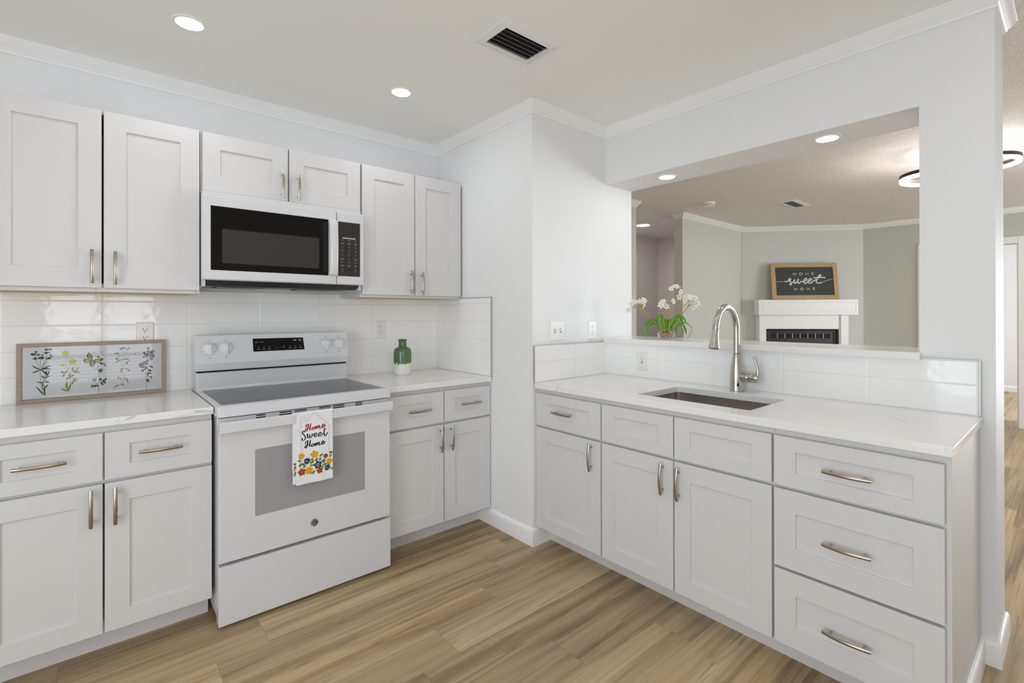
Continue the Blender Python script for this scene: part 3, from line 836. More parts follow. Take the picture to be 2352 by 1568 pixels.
cabinet('wall_cabinet', 'tall white two-door wall cabinet right of the microwave, above the green vase', TR, 0.3845, 1.064, DU, ZU0, ZU1,
        [('door', 0.389, 0.721, ZU0, ZU1 - 0.004, (0.695, 1.481, True)), ('door', 0.727, 1.0608, ZU0, ZU1 - 0.004, (0.768, 1.476, True))], False)

# ------------------------------------------------------------------ countertops, ledge, sink
Q1, Q2, Q3 = quartz_mat('quartz_left', 3.1), quartz_mat('quartz_right', 7.7), quartz_mat('quartz_sink', 12.4)
z0c = 0.877
m = bxs((-1.10, -0.3865, -0.648, -0.0085, z0c, TZ))
tag(obj('countertop', m, Q1, bevel=0.003, keep=True), 'white veined quartz countertop left of the range, under the botanical picture', 'countertop')
m = bxs((0.3805, XC - 0.009, -0.648, -0.0085, z0c, TZ))
tag(obj('countertop', m, Q2, bevel=0.003, keep=True), 'short white quartz countertop right of the range, under the green vase', 'countertop')
SX0, SX1, SY0, SY1 = 1.196, 1.558, -2.156, -1.621
m = MB()


def rr(x0, x1, y0, y1, r, z, n=5):
    P = []
    for cx, cy, s0 in ((x1 - r, y1 - r, 0), (x0 + r, y1 - r, 1), (x0 + r, y0 + r, 2), (x1 - r, y0 + r, 3)):
        for k in range(n + 1):
            t = PI / 2 * (s0 + k / n)
            P.append((cx + r * math.cos(t), cy + r * math.sin(t), z))
    return P


ox0, ox1, oy0, oy1 = 1.0853, XS - 0.0085, -2.783, YP - 0.0085
O_ = lambda z: rr(ox0, ox1, oy0, oy1, 0.002, z)
I_ = lambda z: rr(SX0, SX1, SY0, SY1, 0.012, z)
m.rings([O_(z0c), O_(TZ), I_(TZ), I_(z0c), O_(z0c)], cap=False)
tag(obj('countertop', m, Q3, bevel=0.002, keep=True), 'long white quartz countertop around the sink', 'countertop')
m = bxs((1.684, 2.045, -2.6045, YP - 0.001, 1.1055, ZL))
tag(obj('ledge', m, Q3, bevel=0.003, keep=True), 'white quartz bar ledge across the pass-through opening', 'ledge')

sk = thing('sink', 'stainless steel undermount sink set into the long countertop', 'sink', (1.377, -1.889, 0.66))
m = MB()
e = 0.010
m.rings([rr(SX0 - 0.03, SX1 + 0.03, SY0 - 0.03, SY1 + 0.03, 0.03, 0.8765), rr(SX0 - e, SX1 + e, SY0 - e, SY1 + e, 0.02, 0.8762),
         rr(SX0 - e, SX1 + e, SY0 - e, SY1 + e, 0.02, 0.70), rr(SX0 + 0.01, SX1 - 0.01, SY0 + 0.01, SY1 - 0.01, 0.03, 0.672),
         rr(1.36, 1.42, -1.92, -1.86, 0.029, 0.669)], cap=False)
bs = obj('basin', m, STEEL, sk, sm=True)
m = MB()
m.lathe([(0.044, 0.6695), (0.044, 0.673), (0.036, 0.672), (0.030, 0.664), (0.004, 0.664)], (1.39, -1.89, 0), n=24)
obj('drain', m, STEEL, sk, sm=True)

# ------------------------------------------------------------------ tile backsplash
def edge_strip(name, boxes, parent):
    return obj(name, bxs(*boxes), GREY, parent, bevel=0.0008, label='thin grey metal edge strip')


o = tag(obj('tile_backsplash', bxs((-1.10, XC, -0.008, 0, 0.895, 1.41)), TILE_B, keep=True),
        'glossy white tile backsplash on the wall behind the range', 'backsplash')
o = tag(obj('tile_backsplash', bxs((XC - 0.008, XC, -0.640, -0.008, TZ, 1.388)), TILE_P, keep=True),
        'glossy white tile return on the corner wall beside the green vase', 'backsplash')
edge_strip('edge_strip', [(XC - 0.0095, XC, -0.646, -0.640, TZ, 1.392), (XC - 0.0095, XC, -0.646, -0.33, 1.388, 1.393)], o)
o = tag(obj('tile_backsplash', bxs((1.089, XS - 0.008, YP - 0.008, YP, TZ, 1.108)), TILE_S, keep=True),
        'short glossy white tile backsplash below the light switches', 'backsplash')
edge_strip('edge_strip', [(1.084, XS - 0.02, YP - 0.0095, YP, 1.108, 1.114), (1.084, 1.089, YP - 0.0095, YP, TZ, 1.108)], o)
m = bxs((XS - 0.008, XS, YO - 0.006, YP - 0.008, TZ, 1.105), (XS - 0.008, XS, -2.772, YO - 0.006, TZ, 1.108))
o = tag(obj('tile_backsplash', m, TILE_K, keep=True), 'long glossy white tile backsplash behind the sink, below the bar ledge', 'backsplash')
edge_strip('edge_strip', [(XS - 0.0095, XS, -2.779, -2.772, TZ, 1.114), (XS - 0.0095, XS, -2.772, YO - 0.006, 1.108, 1.114)], o)
# ------------------------------------------------------------------ range
rg = thing('range', 'white freestanding electric range with black glass hob, between the base cabinets', 'range', (-0.003, -0.37, 0))
XL, XR = -0.3815, 0.3765
m = bxs((XL + 0.005, XR - 0.004, -0.66, -0.05, 0.03, 0.868))
for sx in (-0.33, 0.33):
    m.box(sx - 0.02, sx + 0.02, -0.60, -0.56, 0.0, 0.03)
    m.box(sx - 0.02, sx + 0.02, -0.14, -0.10, 0.0, 0.03)
obj('body', m, APPL, rg, bevel=0.004)
m = MB()
m.rings([rr(XL, XR, -0.712, -0.06, 0.010, 0.868), rr(XL, XR, -0.712, -0.06, 0.010, 0.9075), rr(XL + 0.004, XR - 0.004, -0.708, -0.06, 0.010, 0.911),
         rr(XL + 0.022, XR - 0.016, -0.660, -0.150, 0.004, 0.911), rr(XL + 0.0225, XR - 0.0165, -0.6595, -0.1505, 0.004, 0.9085)])
obj('cooktop_frame', m, APPL, rg, sm=True)
m = MB()
m.rings([rr(XL + 0.0225, XR - 0.0165, -0.6595, -0.1505, 0.004, 0.9085), rr(XL + 0.0225, XR - 0.0165, -0.6595, -0.1505, 0.004, 0.9098)])
hob = obj('glass_cooktop', m, HOB, rg)
for bx_, by_, br in ((-0.19, -0.52, 0.115), (0.19, -0.52, 0.095), (-0.19, -0.27, 0.08), (0.19, -0.27, 0.08)):
    m = MB()
    n = 48
    for r1 in (br, br * 0.62):
        m.rings([[(bx_ + q * math.cos(2 * PI * k / n), by_ + q * math.sin(2 * PI * k / n), 0.9100) for k in range(n)] for q in (r1, r1 - 0.0012)], cap=False)
    obj('burner_ring', m, HOBR, hob)
m = bxs((0.335, 0.353, -0.622, -0.608, 0.90985, 0.9100))
obj('cooktop_mark', m, MARKW, hob)

bg = MB(lambda t, a, c: (t, a, c))
bg.extrude_poly([(-0.07, 0.905), (-0.152, 0.905), (-0.151, 0.915), (-0.147, 0.925), (-0.146, 0.9985), (-0.07, 0.9985)], XL + 0.004, XR - 0.004)
bg.extrude_poly([(-0.075, 0.998), (-0.140, 0.998), (-0.140, 1.009), (-0.075, 1.009)], XL + 0.006, XR - 0.006, 1)
bg.extrude_poly([(-0.065, 1.0085), (-0.166, 1.0085), (-0.169, 1.011), (-0.177, 1.045), (-0.1765, 1.050), (-0.150, 1.182), (-0.146, 1.187), (-0.065, 1.187)],
                XL - 0.004, XR - 0.006)
bo = obj('backguard', bg, [APPL, DARK], rg, bevel=0.003)


def cp(x, z, e=0.0006):
    return (x, -0.1765 + 0.0265 * (z - 1.050) / 0.132 - e, z)


def cpm(x, y):
    return cp(x, y, 0.0008)


m = MB()
m.poly([cp(-0.131, 1.094), cp(0.126, 1.094), cp(0.121, 1.160), cp(-0.132, 1.162)], 0)
f2 = lambda x, y: cp(x, y, 0.0012)
for x in (-0.113, -0.088):
    m.blob([(x - 0.008, 1.141), (x + 0.008, 1.141), (x + 0.008, 1.1433), (x - 0.008, 1.1433)], f2, 1)
for x in (0.077, 0.104):
    for q in (0, 0.005):
        m.blob([(x - 0.008, 1.143 + q), (x + 0.008, 1.143 + q), (x + 0.008, 1.1455 + q), (x - 0.008, 1.1455 + q)], f2, 1)
for x in (-0.106, -0.080, -0.054, 0.050, 0.077, 0.105):
    m.blob([(x - 0.008, 1.1035), (x + 0.008, 1.1035), (x + 0.008, 1.105), (x - 0.008, 1.105)], f2, 1)
    P = [(x + 0.004 * math.cos(k * PI / 5), 1.1135 + 0.004 * math.sin(k * PI / 5)) for k in range(11)]
    m.ribbon(P, 0.0008, f2, 1)
text(m, '-', 0.022, f2, -0.020, 1.1125, 1)
text(m, '|', 0.010, f2, 0.0, 1.1125, 1)
text(m, '+', 0.020, f2, 0.018, 1.1125, 1)
obj('display', m, [BLK, MARKW], bo)
for kx in (-0.327, -0.256, 0.246, 0.319):
    m = MB()
    text(m, 'OFF', 0.0085, cpm, kx, 1.1565)
    for k in range(9):
        t = PI * (0.5 - 0.28 - k * 0.18)
        x, z = kx + 0.037 * math.cos(t), 1.1205 + 0.037 * math.sin(t)
        m.blob([(x - 0.0013, z - 0.0013), (x + 0.0013, z - 0.0013), (x + 0.0013, z + 0.0013), (x - 0.0013, z + 0.0013)], cpm)
    s_ = -1 if kx < 0 else 1
    for q, w_ in ((0.0, 0.0026), (0.008, 0.0012)):
        x = kx + (q if kx < 0 else -q)
        m.blob([(x - w_, 1.0735 - w_), (x + w_, 1.0735 - w_), (x + w_, 1.0735 + w_), (x - w_, 1.0735 + w_)], cpm)
    obj('dial_markings', m, MARK, bo)
nk = Vector((0, -0.132, -0.0265)).normalized()
for kx in (-0.327, -0.256, 0.246, 0.319):
    c0 = Vector(cp(kx, 1.1205))
    m = MB()
    m.lathe([(0.0285, 0), (0.0285, 0.004), (0.0265, 0.010), (0.024, 0.0125)], c0, nk, n=36)
    kn = obj('knob', m, KNOB, bo, sm=True)
    m = MB()
    u_ = Vector((0, -nk.z, nk.y)) * -1
    w2 = Vector((1, 0, 0))
    q = c0 + nk * 0.0115
    pr = lambda s, a, b: tuple(q + u_ * a + w2 * b + nk * s)
    m.rings([[pr(0, -0.025, -0.0085), pr(0, 0.025, -0.0085), pr(0, 0.025, 0.0085), pr(0, -0.025, 0.0085)],
             [pr(0.017, -0.023, -0.006), pr(0.017, 0.0255, -0.006), pr(0.017, 0.0255, 0.006), pr(0.017, -0.023, 0.006)]])
    obj('knob_grip', m, KNOB, kn, bevel=0.0015)
    
m = bxs((XL + 0.008, XR - 0.008, -0.690, -0.655, 0.832, 0.861))
vt = obj('vent_strip', m, APPL, rg, bevel=0.002)
m = bxs((XL + 0.006, XR - 0.006, -0.684, -0.650, 0.861, 0.868))  # dark strip painting the shade under the cooktop slab
obj('cooktop_gap_shade', m, DARK, rg)
for a, b in ((-0.236, -0.200), (-0.144, -0.092), (-0.081, -0.028), (0.028, 0.080), (0.092, 0.146), (0.200, 0.235)):
    for z in (0.8530, 0.8435):
        m = bxs((a, b, -0.6906, -0.688, z, z + 0.0052))
        obj('vent_slot', m, SLOT, vt)
m = bxs((XL + 0.003, XR - 0.003, -0.7075, -0.664, 0.268, 0.833))
dr = obj('oven_door', m, APPL, rg, bevel=0.004)
m = bxs((-0.2445, 0.2405, -0.7081, -0.7068, 0.432, 0.716))
obj('oven_window', m, OVEN, dr, label='grey dotted glass oven window', keep=True)
m = MB()
m.box(XL + 0.002, XR - 0.006, -0.752, -0.738, 0.808, 0.853)
m.box(XL + 0.002, XL + 0.030, -0.738, -0.703, 0.811, 0.850)
m.box(XR - 0.034, XR - 0.006, -0.738, -0.703, 0.811, 0.850)
obj('handle', m, APPL, dr, bevel=0.005, seg=3)
m = bxs((XL + 0.003, XR - 0.001, -0.7085, -0.662, 0.012, 0.2545))
obj('storage_drawer', m, APPL, rg, bevel=0.003)
m = bxs((XL + 0.012, XR - 0.012, -0.668, -0.655, 0.252, 0.270))  # dark strip painting the shade between oven door and drawer
obj('drawer_gap_shade', m, DARK, rg)
m = MB()
bc = Vector((0.0, -0.7075, 0.337))
m.lathe([(0.0175, 0), (0.0175, 0.0016), (0.0160, 0.0020)], bc, (0, -1, 0), n=40)
bd_ = obj('badge', m, GREY, dr, sm=True, label='small round silver and dark emblem')
m = MB()
n = 40
b3 = lambda x, z: (x, -0.7097, 0.337 + z)
m.face([m.v(*b3(0.0148 * math.cos(2 * PI * k / n), 0.0148 * math.sin(2 * PI * k / n))) for k in range(n)], 0)
b4 = lambda x, z: (x * 1.25, -0.7100, 0.337 + z * 1.25)
G1 = [(-0.001, 0.005), (-0.003, 0.0085), (-0.0065, 0.007), (-0.0085, 0.001), (-0.0065, -0.0065), (-0.003, -0.0088), (-0.001, -0.005),
      (-0.002, -0.0015), (-0.006, 0.0005), (0.0, 0.0018)]
G2 = [(0.008, 0.0075), (0.0045, 0.0085), (0.0022, 0.0055), (0.003, 0.0012), (0.0065, 0.0006), (0.003, -0.0004), (0.0015, -0.004),
      (0.0035, -0.0085), (0.007, -0.0085), (0.0085, -0.005)]
for g in (G1, G2):
    m.ribbon(smooth(g, 6), 0.0016, b4, 1)
for k in range(4):
    t0 = PI / 4 + k * PI / 2
    P = [((0.0098 + 0.0016 * math.sin(PI * q / 8)) * math.cos(t0 + (q - 4) * 0.13), (0.0098 + 0.0016 * math.sin(PI * q / 8)) * math.sin(t0 + (q - 4) * 0.13)) for q in range(9)]
    m.ribbon(P, 0.0012, b4, 1)
obj('emblem', m, [BLKM, GREY], bd_)

# ------------------------------------------------------------------ microwave
mv = thing('microwave', 'white over-range microwave with black glass door, under the short wall cabinet', 'microwave', (-0.009, -0.2, 1.44))
m = bxs((-0.386, 0.366, -0.368, -0.012, 1.462, 1.862), (-0.386, -0.374, -0.368, -0.012, 1.420, 1.462), (0.354, 0.366, -0.368, -0.012, 1.420, 1.462))
obj('body', m, APPL, mv, bevel=0.002)
m = MB()
m.rings([[(x, -0.3695, 1.4475), (x, -0.325, 1.424), (x, -0.30, 1.424), (x, -0.30, 1.461), (x, -0.3695, 1.461)] for x in (-0.3735, 0.3535)])
obj('front_grille', m, BLKM, mv)
m = bxs((-0.3735, 0.3535, -0.299, -0.015, 1.430, 1.4615))
un = obj('underside_plate', m, GRIM, mv)
for a, b in ((-0.30, -0.08), (0.08, 0.30)):
    m = MB()
    m.box(a, b, -0.26, -0.05, 1.4235, 1.430)
    m.box(a + 0.015, b - 0.015, -0.245, -0.065, 1.4215, 1.4235)
    obj('grease_filter', m, GRIM, un, bevel=0.001)
m = bxs((-0.05, 0.05, -0.27, -0.22, 1.4285, 1.430))
obj('lamp_cover', m, BLKM, un)


def frame_solid(m, x0, x1, z0, z1, i, yb, yf, mi=0, rec=0.003):
    R = lambda a, b, c, dd, y: [(a, y, c), (b, y, c), (b, y, dd), (a, y, dd)]
    m.rings([R(x0, x1, z0, z1, yb), R(x0, x1, z0, z1, yf + 0.006), R(x0 + 0.005, x1 - 0.005, z0 + 0.005, z1 - 0.005, yf),
             R(i[0], i[1], i[2], i[3], yf), R(i[0], i[1], i[2], i[3], yf + rec)], mi=mi)


m = MB()
frame_solid(m, -0.3915, 0.2215, 1.449, 1.8415, (-0.357, 0.176, 1.495, 1.791), -0.372, -0.394)
md = obj('door', m, APPL, mv, bevel=0.0015)
m = bxs((-0.357, 0.176, -0.3935, -0.3912, 1.495, 1.791))
dg_ = obj('door_glass', m, BLK, md)
m = bxs((-0.311, 0.129, -0.39375, -0.3934, 1.529, 1.688))
obj('viewing_window', m, MESHW, dg_)
m = MB()
hp = [(-0.394, 1.4945), (-0.413, 1.497), (-0.421, 1.525), (-0.426, 1.58), (-0.428, 1.643), (-0.426, 1.705), (-0.421, 1.76), (-0.413, 1.788), (-0.394, 1.790)]
hq = [(-0.394, 1.788), (-0.405, 1.786), (-0.405, 1.762), (-0.412, 1.745), (-0.417, 1.70), (-0.419, 1.643), (-0.417, 1.585), (-0.412, 1.54), (-0.405, 1.522), (-0.405, 1.499), (-0.394, 1.4965)]
ou = smooth(hp, 3)
inn = smooth(hq[::-1], 3)
n = min(len(ou), len(inn))
pick = lambda L, i: L[round(i * (len(L) - 1) / (n - 1))]
rgs = []
for i in range(n):
    a, b = pick(ou, i), pick(inn, i)
    rgs.append([(0.186, a[0] + 0.002, a[1]), (0.206, a[0], a[1]), (0.2185, a[0] + 0.003, a[1]), (0.2185, b[0], b[1]), (0.177, b[0], b[1]), (0.177, a[0] + 0.006, a[1])])
m.rings(rgs)
obj('handle', m, APPL, md, sm=True)
m = bxs((0.150, 0.1775, -0.3942, -0.3936, 1.512, 1.775))
obj('handle_recess', m, DARK, md)
m = MB()
frame_solid(m, 0.2245, 0.3735, 1.449, 1.8415, (0.2265, 0.350, 1.495, 1.788), -0.372, -0.394)
pn = obj('control_panel', m, APPL, mv, bevel=0.0015)
m = MB()
m.box(0.2265, 0.350, -0.3935, -0.3912, 1.495, 1.788, 0)
k3 = lambda x, y: (x, -0.3938, y)
m.blob([(0.252, 1.6985), (0.324, 1.6985), (0.324, 1.7045), (0.252, 1.7045)], k3, 2)
cols = (0.252, 0.288, 0.324)
for r_, z in enumerate((1.690, 1.672, 1.6525, 1.6315, 1.6105, 1.588, 1.571, 1.552, 1.5285)):
    for c_, x in enumerate(cols):
        if r_ in (2, 3, 4) or (r_ == 5 and c_ == 1):
            text(m, '0' if r_ == 5 else str((r_ - 2) * 3 + c_ + 1), 0.0125, k3, x, z, 1)
        elif r_ == 8 and c_ == 1:
            continue
        elif r_ == 8:
            P = [(x + 0.0045 * math.cos(k * PI / 5), z + 0.002 + 0.0045 * math.sin(k * PI / 5)) for k in range(10)]
            m.ribbon(P, 0.0011, k3, 1)
            m.blob([(x - 0.004, z - 0.008), (x + 0.004, z - 0.008), (x + 0.004, z - 0.0066), (x - 0.004, z - 0.0066)], k3, 1)
        else:
            for q in ((0.0,) if r_ in (0, 6) else (-0.0025, 0.0025)):
                m.blob([(x - 0.0085, z + q - 0.0008), (x + 0.0085, z + q - 0.0008), (x + 0.0085, z + q + 0.0008), (x - 0.0085, z + q + 0.0008)], k3, 1)
obj('keypad', m, [BLKM, MARKW, GREY], pn)

# ------------------------------------------------------------------ wall plates
def plate(name, label, T, a, z, w_, h_, d0, kind, gangs=1, flip=1):
    o = thing(name, label, 'outlet' if kind == 'outlet' else 'switch', T(a, d0, z))
    m = MB(T)
    R = lambda ia, dd: [(a - w_ / 2 + ia, dd, z - h_ / 2 + ia), (a + w_ / 2 - ia, dd, z - h_ / 2 + ia), (a + w_ / 2 - ia, dd, z + h_ / 2 - ia), (a - w_ / 2 + ia, dd, z + h_ / 2 - ia)]
    m.rings([R(0, d0), R(0, d0 + 0.002), R(0.004, d0 + 0.0055)])
    obj('plate', m, PLATE, o, bevel=0.0006)
    df = d0 + 0.0055
    for g in range(gangs):
        ac = a + (g - (gangs - 1) / 2) * 0.046
        if kind == 'outlet':
            for s_ in (-1, 1):
                zc = z + s_ * 0.0195
                m = MB(T)
                P = [(ac + 0.0172 * math.cos(2 * PI * k / 28), max(-0.0135, min(0.0135, 0.0172 * math.sin(2 * PI * k / 28)))) for k in range(28)]
                m.rings([[(p, df - 0.0006, zc + q) for p, q in P], [(p, df + 0.0016, zc + q) for p, q in P]])
                rc = obj('receptacle', m, PLATE, o, bevel=0.0004)
                m = MB(T)
                m.box(ac - 0.0075, ac - 0.0053, df + 0.0014, df + 0.0019, zc + flip * 0.003 - 0.0042, zc + flip * 0.003 + 0.0042)
                m.box(ac + 0.0053, ac + 0.0075, df + 0.0014, df + 0.0019, zc + flip * 0.003 - 0.0034, zc + flip * 0.003 + 0.0034)
                zg = zc - flip * 0.0075
                m.rings([[(ac + 0.0027 * math.cos(2 * PI * k / 12), dd, zg + 0.0027 * math.sin(2 * PI * k / 12)) for k in range(12)] for dd in (df + 0.0014, df + 0.0019)])
                obj('slot', m, SLOT, rc)
            zs = (z,)
        else:
            m = MB(T)
            m.box(ac - 0.0055, ac + 0.0055, df - 0.0004, df + 0.0006, z - 0.0125, z + 0.0125)
            tg = obj('toggle_slot', m, MARK, o)
            m = MB(T)
            m.rings([[(ac - 0.0045, df, z - 0.006), (ac + 0.0045, df, z - 0.006), (ac + 0.0045, df, z + 0.009), (ac - 0.0045, df, z + 0.009)],
                     [(ac - 0.0035, df + 0.012, z + 0.006), (ac + 0.0035, df + 0.012, z + 0.006), (ac + 0.0035, df + 0.012, z + 0.013), (ac - 0.0035, df + 0.012, z + 0.013)]])
            obj('toggle', m, PLATE, o, bevel=0.0006)
            zs = (z - 0.030, z + 0.030)
        for z_ in zs:
            m = MB(T)
            m.rings([[(ac + 0.0022 * math.cos(2 * PI * k / 10), dd, z_ + 0.0022 * math.sin(2 * PI * k / 10)) for k in range(10)] for dd in (df - 0.0003, df + 0.0007)])
            obj('screw', m, GREY, o)
    return o


TP = lambda a, dd, z: (a, YP - dd, z)
plate('wall_outlet', 'white duplex outlet above the botanical picture', TR, -0.572, 1.1955, 0.070, 0.114, 0.008, 'outlet')
plate('wall_outlet', 'white duplex outlet on the tile above and left of the green vase', TR, 0.650, 1.188, 0.070, 0.113, 0.008, 'outlet')
plate('light_switch', 'white double toggle switch plate on the painted corner wall', TP, 1.275, 1.190, 0.123, 0.115, 0.0, 'switch', 2)
plate('wall_outlet', 'white outlet with ground holes uppermost, on painted wall right of the double switch', TP, 1.5825, 1.187, 0.074, 0.114, 0.0, 'outlet', 1, -1)
plate('light_switch', 'white single toggle switch plate on the sink backsplash tile', TS, 1.290, 1.004, 0.074, 0.113, 0.008, 'switch')

# ------------------------------------------------------------------ ceiling fixtures
def downlight(x, y, z, label, r=0.048, lens=None):
    o = thing('recessed_light', label, 'ceiling light', (x, y, z), 'recessed ceiling lights')
    m = MB()
    m.lathe([(r + 0.012, 0), (r + 0.011, -0.003), (r, -0.0045), (r, -0.0005)], (x, y, z), n=40, cap=False)
    obj('trim_ring', m, TRIM, o, sm=True)
    m = MB()
    m.lathe([(r, -0.0040), (r * 0.5, -0.0046), (0.002, -0.0046)], (x, y, z), n=40)
    obj('lens', m, lens or LENS, o, sm=True)
    return o


downlight(-0.470, -0.650, H, 'lit round recessed light above the tall cabinet left of the microwave')
downlight(0.470, -0.644, H, 'lit round recessed light on the kitchen ceiling nearest the inner corner')
downlight(-0.470, -2.45, H, 'lit round recessed light on the kitchen ceiling behind the left light')
downlight(0.470, -2.45, H, 'lit round recessed light on the kitchen ceiling behind the air vent')
downlight(1.852, -1.372, ZH, 'lit recessed light under the pass-through header, left end', 0.046, LENS2)
downlight(1.846, -2.235, ZH, 'lit recessed light under the pass-through header, right end', 0.046, LENS2)
downlight(1.25, -3.40, H, 'unseen recessed light added for fill on the kitchen ceiling in front of the pier')  # unseen, added to brighten the cabinet end panel and pier
downlight(2.35, -3.75, H, 'unseen recessed light added for fill in the living room beyond the pier, nearest the kitchen')  # unseen, added to light the end of the sink run
downlight(3.7, -4.5, H, 'unseen recessed light added for fill in the living room, toward its front')  # unseen, added as further fill toward the cabinet end
downlight(4.80, 0.86, H, 'lit recessed light in the hallway seen past the potted flowers', 0.085)


def vent(label, x0, x1, y0, y1, along_x, ns, w_, sg_=1):
    o = thing('ceiling_vent', label, 'vent', ((x0 + x1) / 2, (y0 + y1) / 2, H))
    m = MB()
    R = lambda i, z: [(x0 + i, y0 + i, z), (x1 - i, y0 + i, z), (x1 - i, y1 - i, z), (x0 + i, y1 - i, z)]
    m.rings([R(0, H - 0.0005), R(0.001, H - 0.004), R(w_ - 0.002, H - 0.012), R(w_, H - 0.011), R(w_, H - 0.0005)], cap=False)
    obj('frame', m, PLATE, o)
    m = MB()
    m.poly(R(w_ - 0.001, H - 0.0006))  # flat dark sheet painting the shade inside the duct
    obj('duct_shade', m, DARK, o)
    L0, L1 = ((x0, x1) if along_x else (y0, y1))
    C0, C1 = ((y0, y1) if along_x else (x0, x1))
    for k in range(ns):
        c = C0 + w_ + (C1 - C0 - 2 * w_) * (k + 0.75) / (ns + 0.4)
        m = MB((lambda t, a, b: (t, a, b)) if along_x else (lambda t, a, b: (a, t, b)))
        pr = [(c + sg_ * (0.0026 * q - 0.0065), H - 0.0125 + 0.0115 * math.sin(q * 0.26) ** 1.3) for q in range(6)]
        pr2 = [(a + 0.0012, b + 0.0004) for a, b in pr[::-1]]
        m.extrude_poly(pr + pr2, L0 + w_ - 0.004, L1 - w_ + 0.004)
        obj('louver', m, PLATE, o, sm=True)
    return o


vent('white louvered ceiling air vent above the kitchen floor', 0.474, 0.785, -1.514, -1.300, True, 5, 0.034)
vent('small louvered ceiling vent in the living room, seen through the opening', 4.72, 5.16, -1.06, -0.885, False, 6, 0.036)

sd = thing('smoke_detector', 'small round white smoke detector on the textured living-room ceiling', 'smoke detector', (4.19, -0.394, H))
m = MB()
m.lathe([(0.068, 0), (0.070, -0.012), (0.066, -0.015), (0.066, -0.026)], (4.19, -0.394, H), n=36)
obj('base', m, PLATE, sd, sm=True)
m = MB()
m.lathe([(0.058, -0.026), (0.058, -0.030)], (4.19, -0.394, H), n=36)
obj('sensor_gap', m, DARK, sd)
m = MB()
m.lathe([(0.062, -0.030), (0.056, -0.040), (0.01, -0.042)], (4.19, -0.394, H), n=36)
obj('cap', m, PLATE, sd, sm=True)

lp = thing('ring_ceiling_lamp', 'lit ceiling lamp of two glowing rings in dark bronze, partly behind the right pier', 'ceiling light', (4.02, -2.43, H))


def annulus(name, c, R_, z0, z1, w_, mt, parent, tilt=0.0):
    m = MB()
    n = 72
    rg_ = []
    for k in range(n):
        t = 2 * PI * k / n
        u_ = Vector((math.cos(t), math.sin(t), 0))
        zz = tilt * math.cos(t + 0.72)
        rg_.append([tuple(Vector(c) + u_ * (R_ + a) + Vector((0, 0, b + zz))) for a, b in ((-w_, z0), (w_, z0), (w_, z1), (-w_, z1))])
    rg_.append(rg_[0])
    m.rings(rg_, cap=False)
    return obj(name, m, mt, parent, sm=True)


for c, tl in (((3.891, -2.323, 2.285), 0.0), ((4.133, -2.535, 2.375), 0.0)):
    h = annulus('ring_housing', c, 0.205, 0.004, 0.030, 0.014, BRONZE, lp, tl)
    annulus('glowing_diffuser', c, 0.205, -0.016, 0.004, 0.012, RINGL, h, tl)
m = MB()
m.lathe([(0.10, 0), (0.10, -0.022), (0.02, -0.028)], (4.02, -2.43, H), n=36)
obj('canopy', m, BRONZE, lp, sm=True)
m = MB()
m.tube([(4.02, -2.43, 2.45), (4.02, -2.43, 2.30)], 0.010)
m.box(3.69, 4.09, -2.333, -2.313, 2.290, 2.312)
m.box(3.935, 4.33, -2.545, -2.525, 2.382, 2.402)
m.tube([(4.0, -2.323, 2.30), (4.02, -2.43, 2.31), (4.05, -2.535, 2.39)], 0.008)
obj('stem', m, BRONZE, lp)
# ------------------------------------------------------------------ living-room fireplace and sign
fp = thing('fireplace', 'white fireplace with paneled mantel and black insert on the diagonal living-room wall', 'fireplace', TD(0.75, 0.0, 0))
m = MB(TD)
m.box(0.180, 0.267, -0.045, 0.100, 0, 1.263)
m.box(1.177, 1.297, -0.045, 0.100, 0, 1.263)
m.box(0.267, 1.177, -0.045, 0.098, 1.075, 1.263)
obj('surround', m, TRIM, fp, bevel=0.003)
m = MB(TD)
m.box(1.178, 1.205, 0.1, 0.1015, 0, 1.263)  # flat grey strip painting the shade of a recess in the leg
obj('leg_recess_shade', m, C('recess_shade_grey', (0.55, 0.5, 0.52)), fp)
m = MB(TD)
R = lambda i, o_: [(0.157 + i, o_, 1.263 + i), (1.390 - i, o_, 1.263 + i), (1.390 - i, o_, 1.465 - i), (0.157 + i, o_, 1.465 - i)]
m.rings([R(0, -0.045), R(0, 0.150), R(0.028, 0.150), R(0.033, 0.146), R(0.038, 0.146), R(0.042, 0.150)])
obj('mantel', m, TRIM, fp, bevel=0.002)
m = MB(TD)
R = lambda a, z, o_: [(0.267 + a, o_, 0.02), (1.177 - a, o_, 0.02), (1.177 - a, o_, 1.075 - z), (0.267 + a, o_, 1.075 - z)]
m.rings([R(0, 0, -0.04), R(0, 0, 0.085), R(0.012, 0.010, 0.085), R(0.03, 0.022, 0.060), R(0.045, 0.032, 0.060), R(0.05, 0.036, 0.050)])
ins = obj('insert', m, BLKM, fp, bevel=0.001)
for k in range(8):
    m = MB(TD)
    a = 0.337 + k * 0.0965
    m.box(a, a + 0.082, 0.0500, 0.0508, 0.950, 1.010)
    lo = obj('grille_opening', m, DARK, ins)
    if k:
        m = MB(TD)
        m.box(a - 0.010, a - 0.005, 0.0500, 0.0515, 0.950, 1.010)
        obj('grille_bar', m, GREY, ins)

sg = thing('framed_sign', 'charcoal HOME sweet HOME sign in pale wood frame leaning on the mantel', 'sign', TD(0.753, 0.11, 1.466))
SW, SH, FB = 0.832, 0.486, 0.055
ql = math.hypot(SH, 0.075)


def SG(p_, q_, r_):      # along the sign, up the sign, out of the sign
    sn, cs = 0.075 / ql, SH / ql
    return TD(0.337 + p_, 0.108 - q_ * sn + r_ * cs, 1.4655 + q_ * cs + r_ * sn)


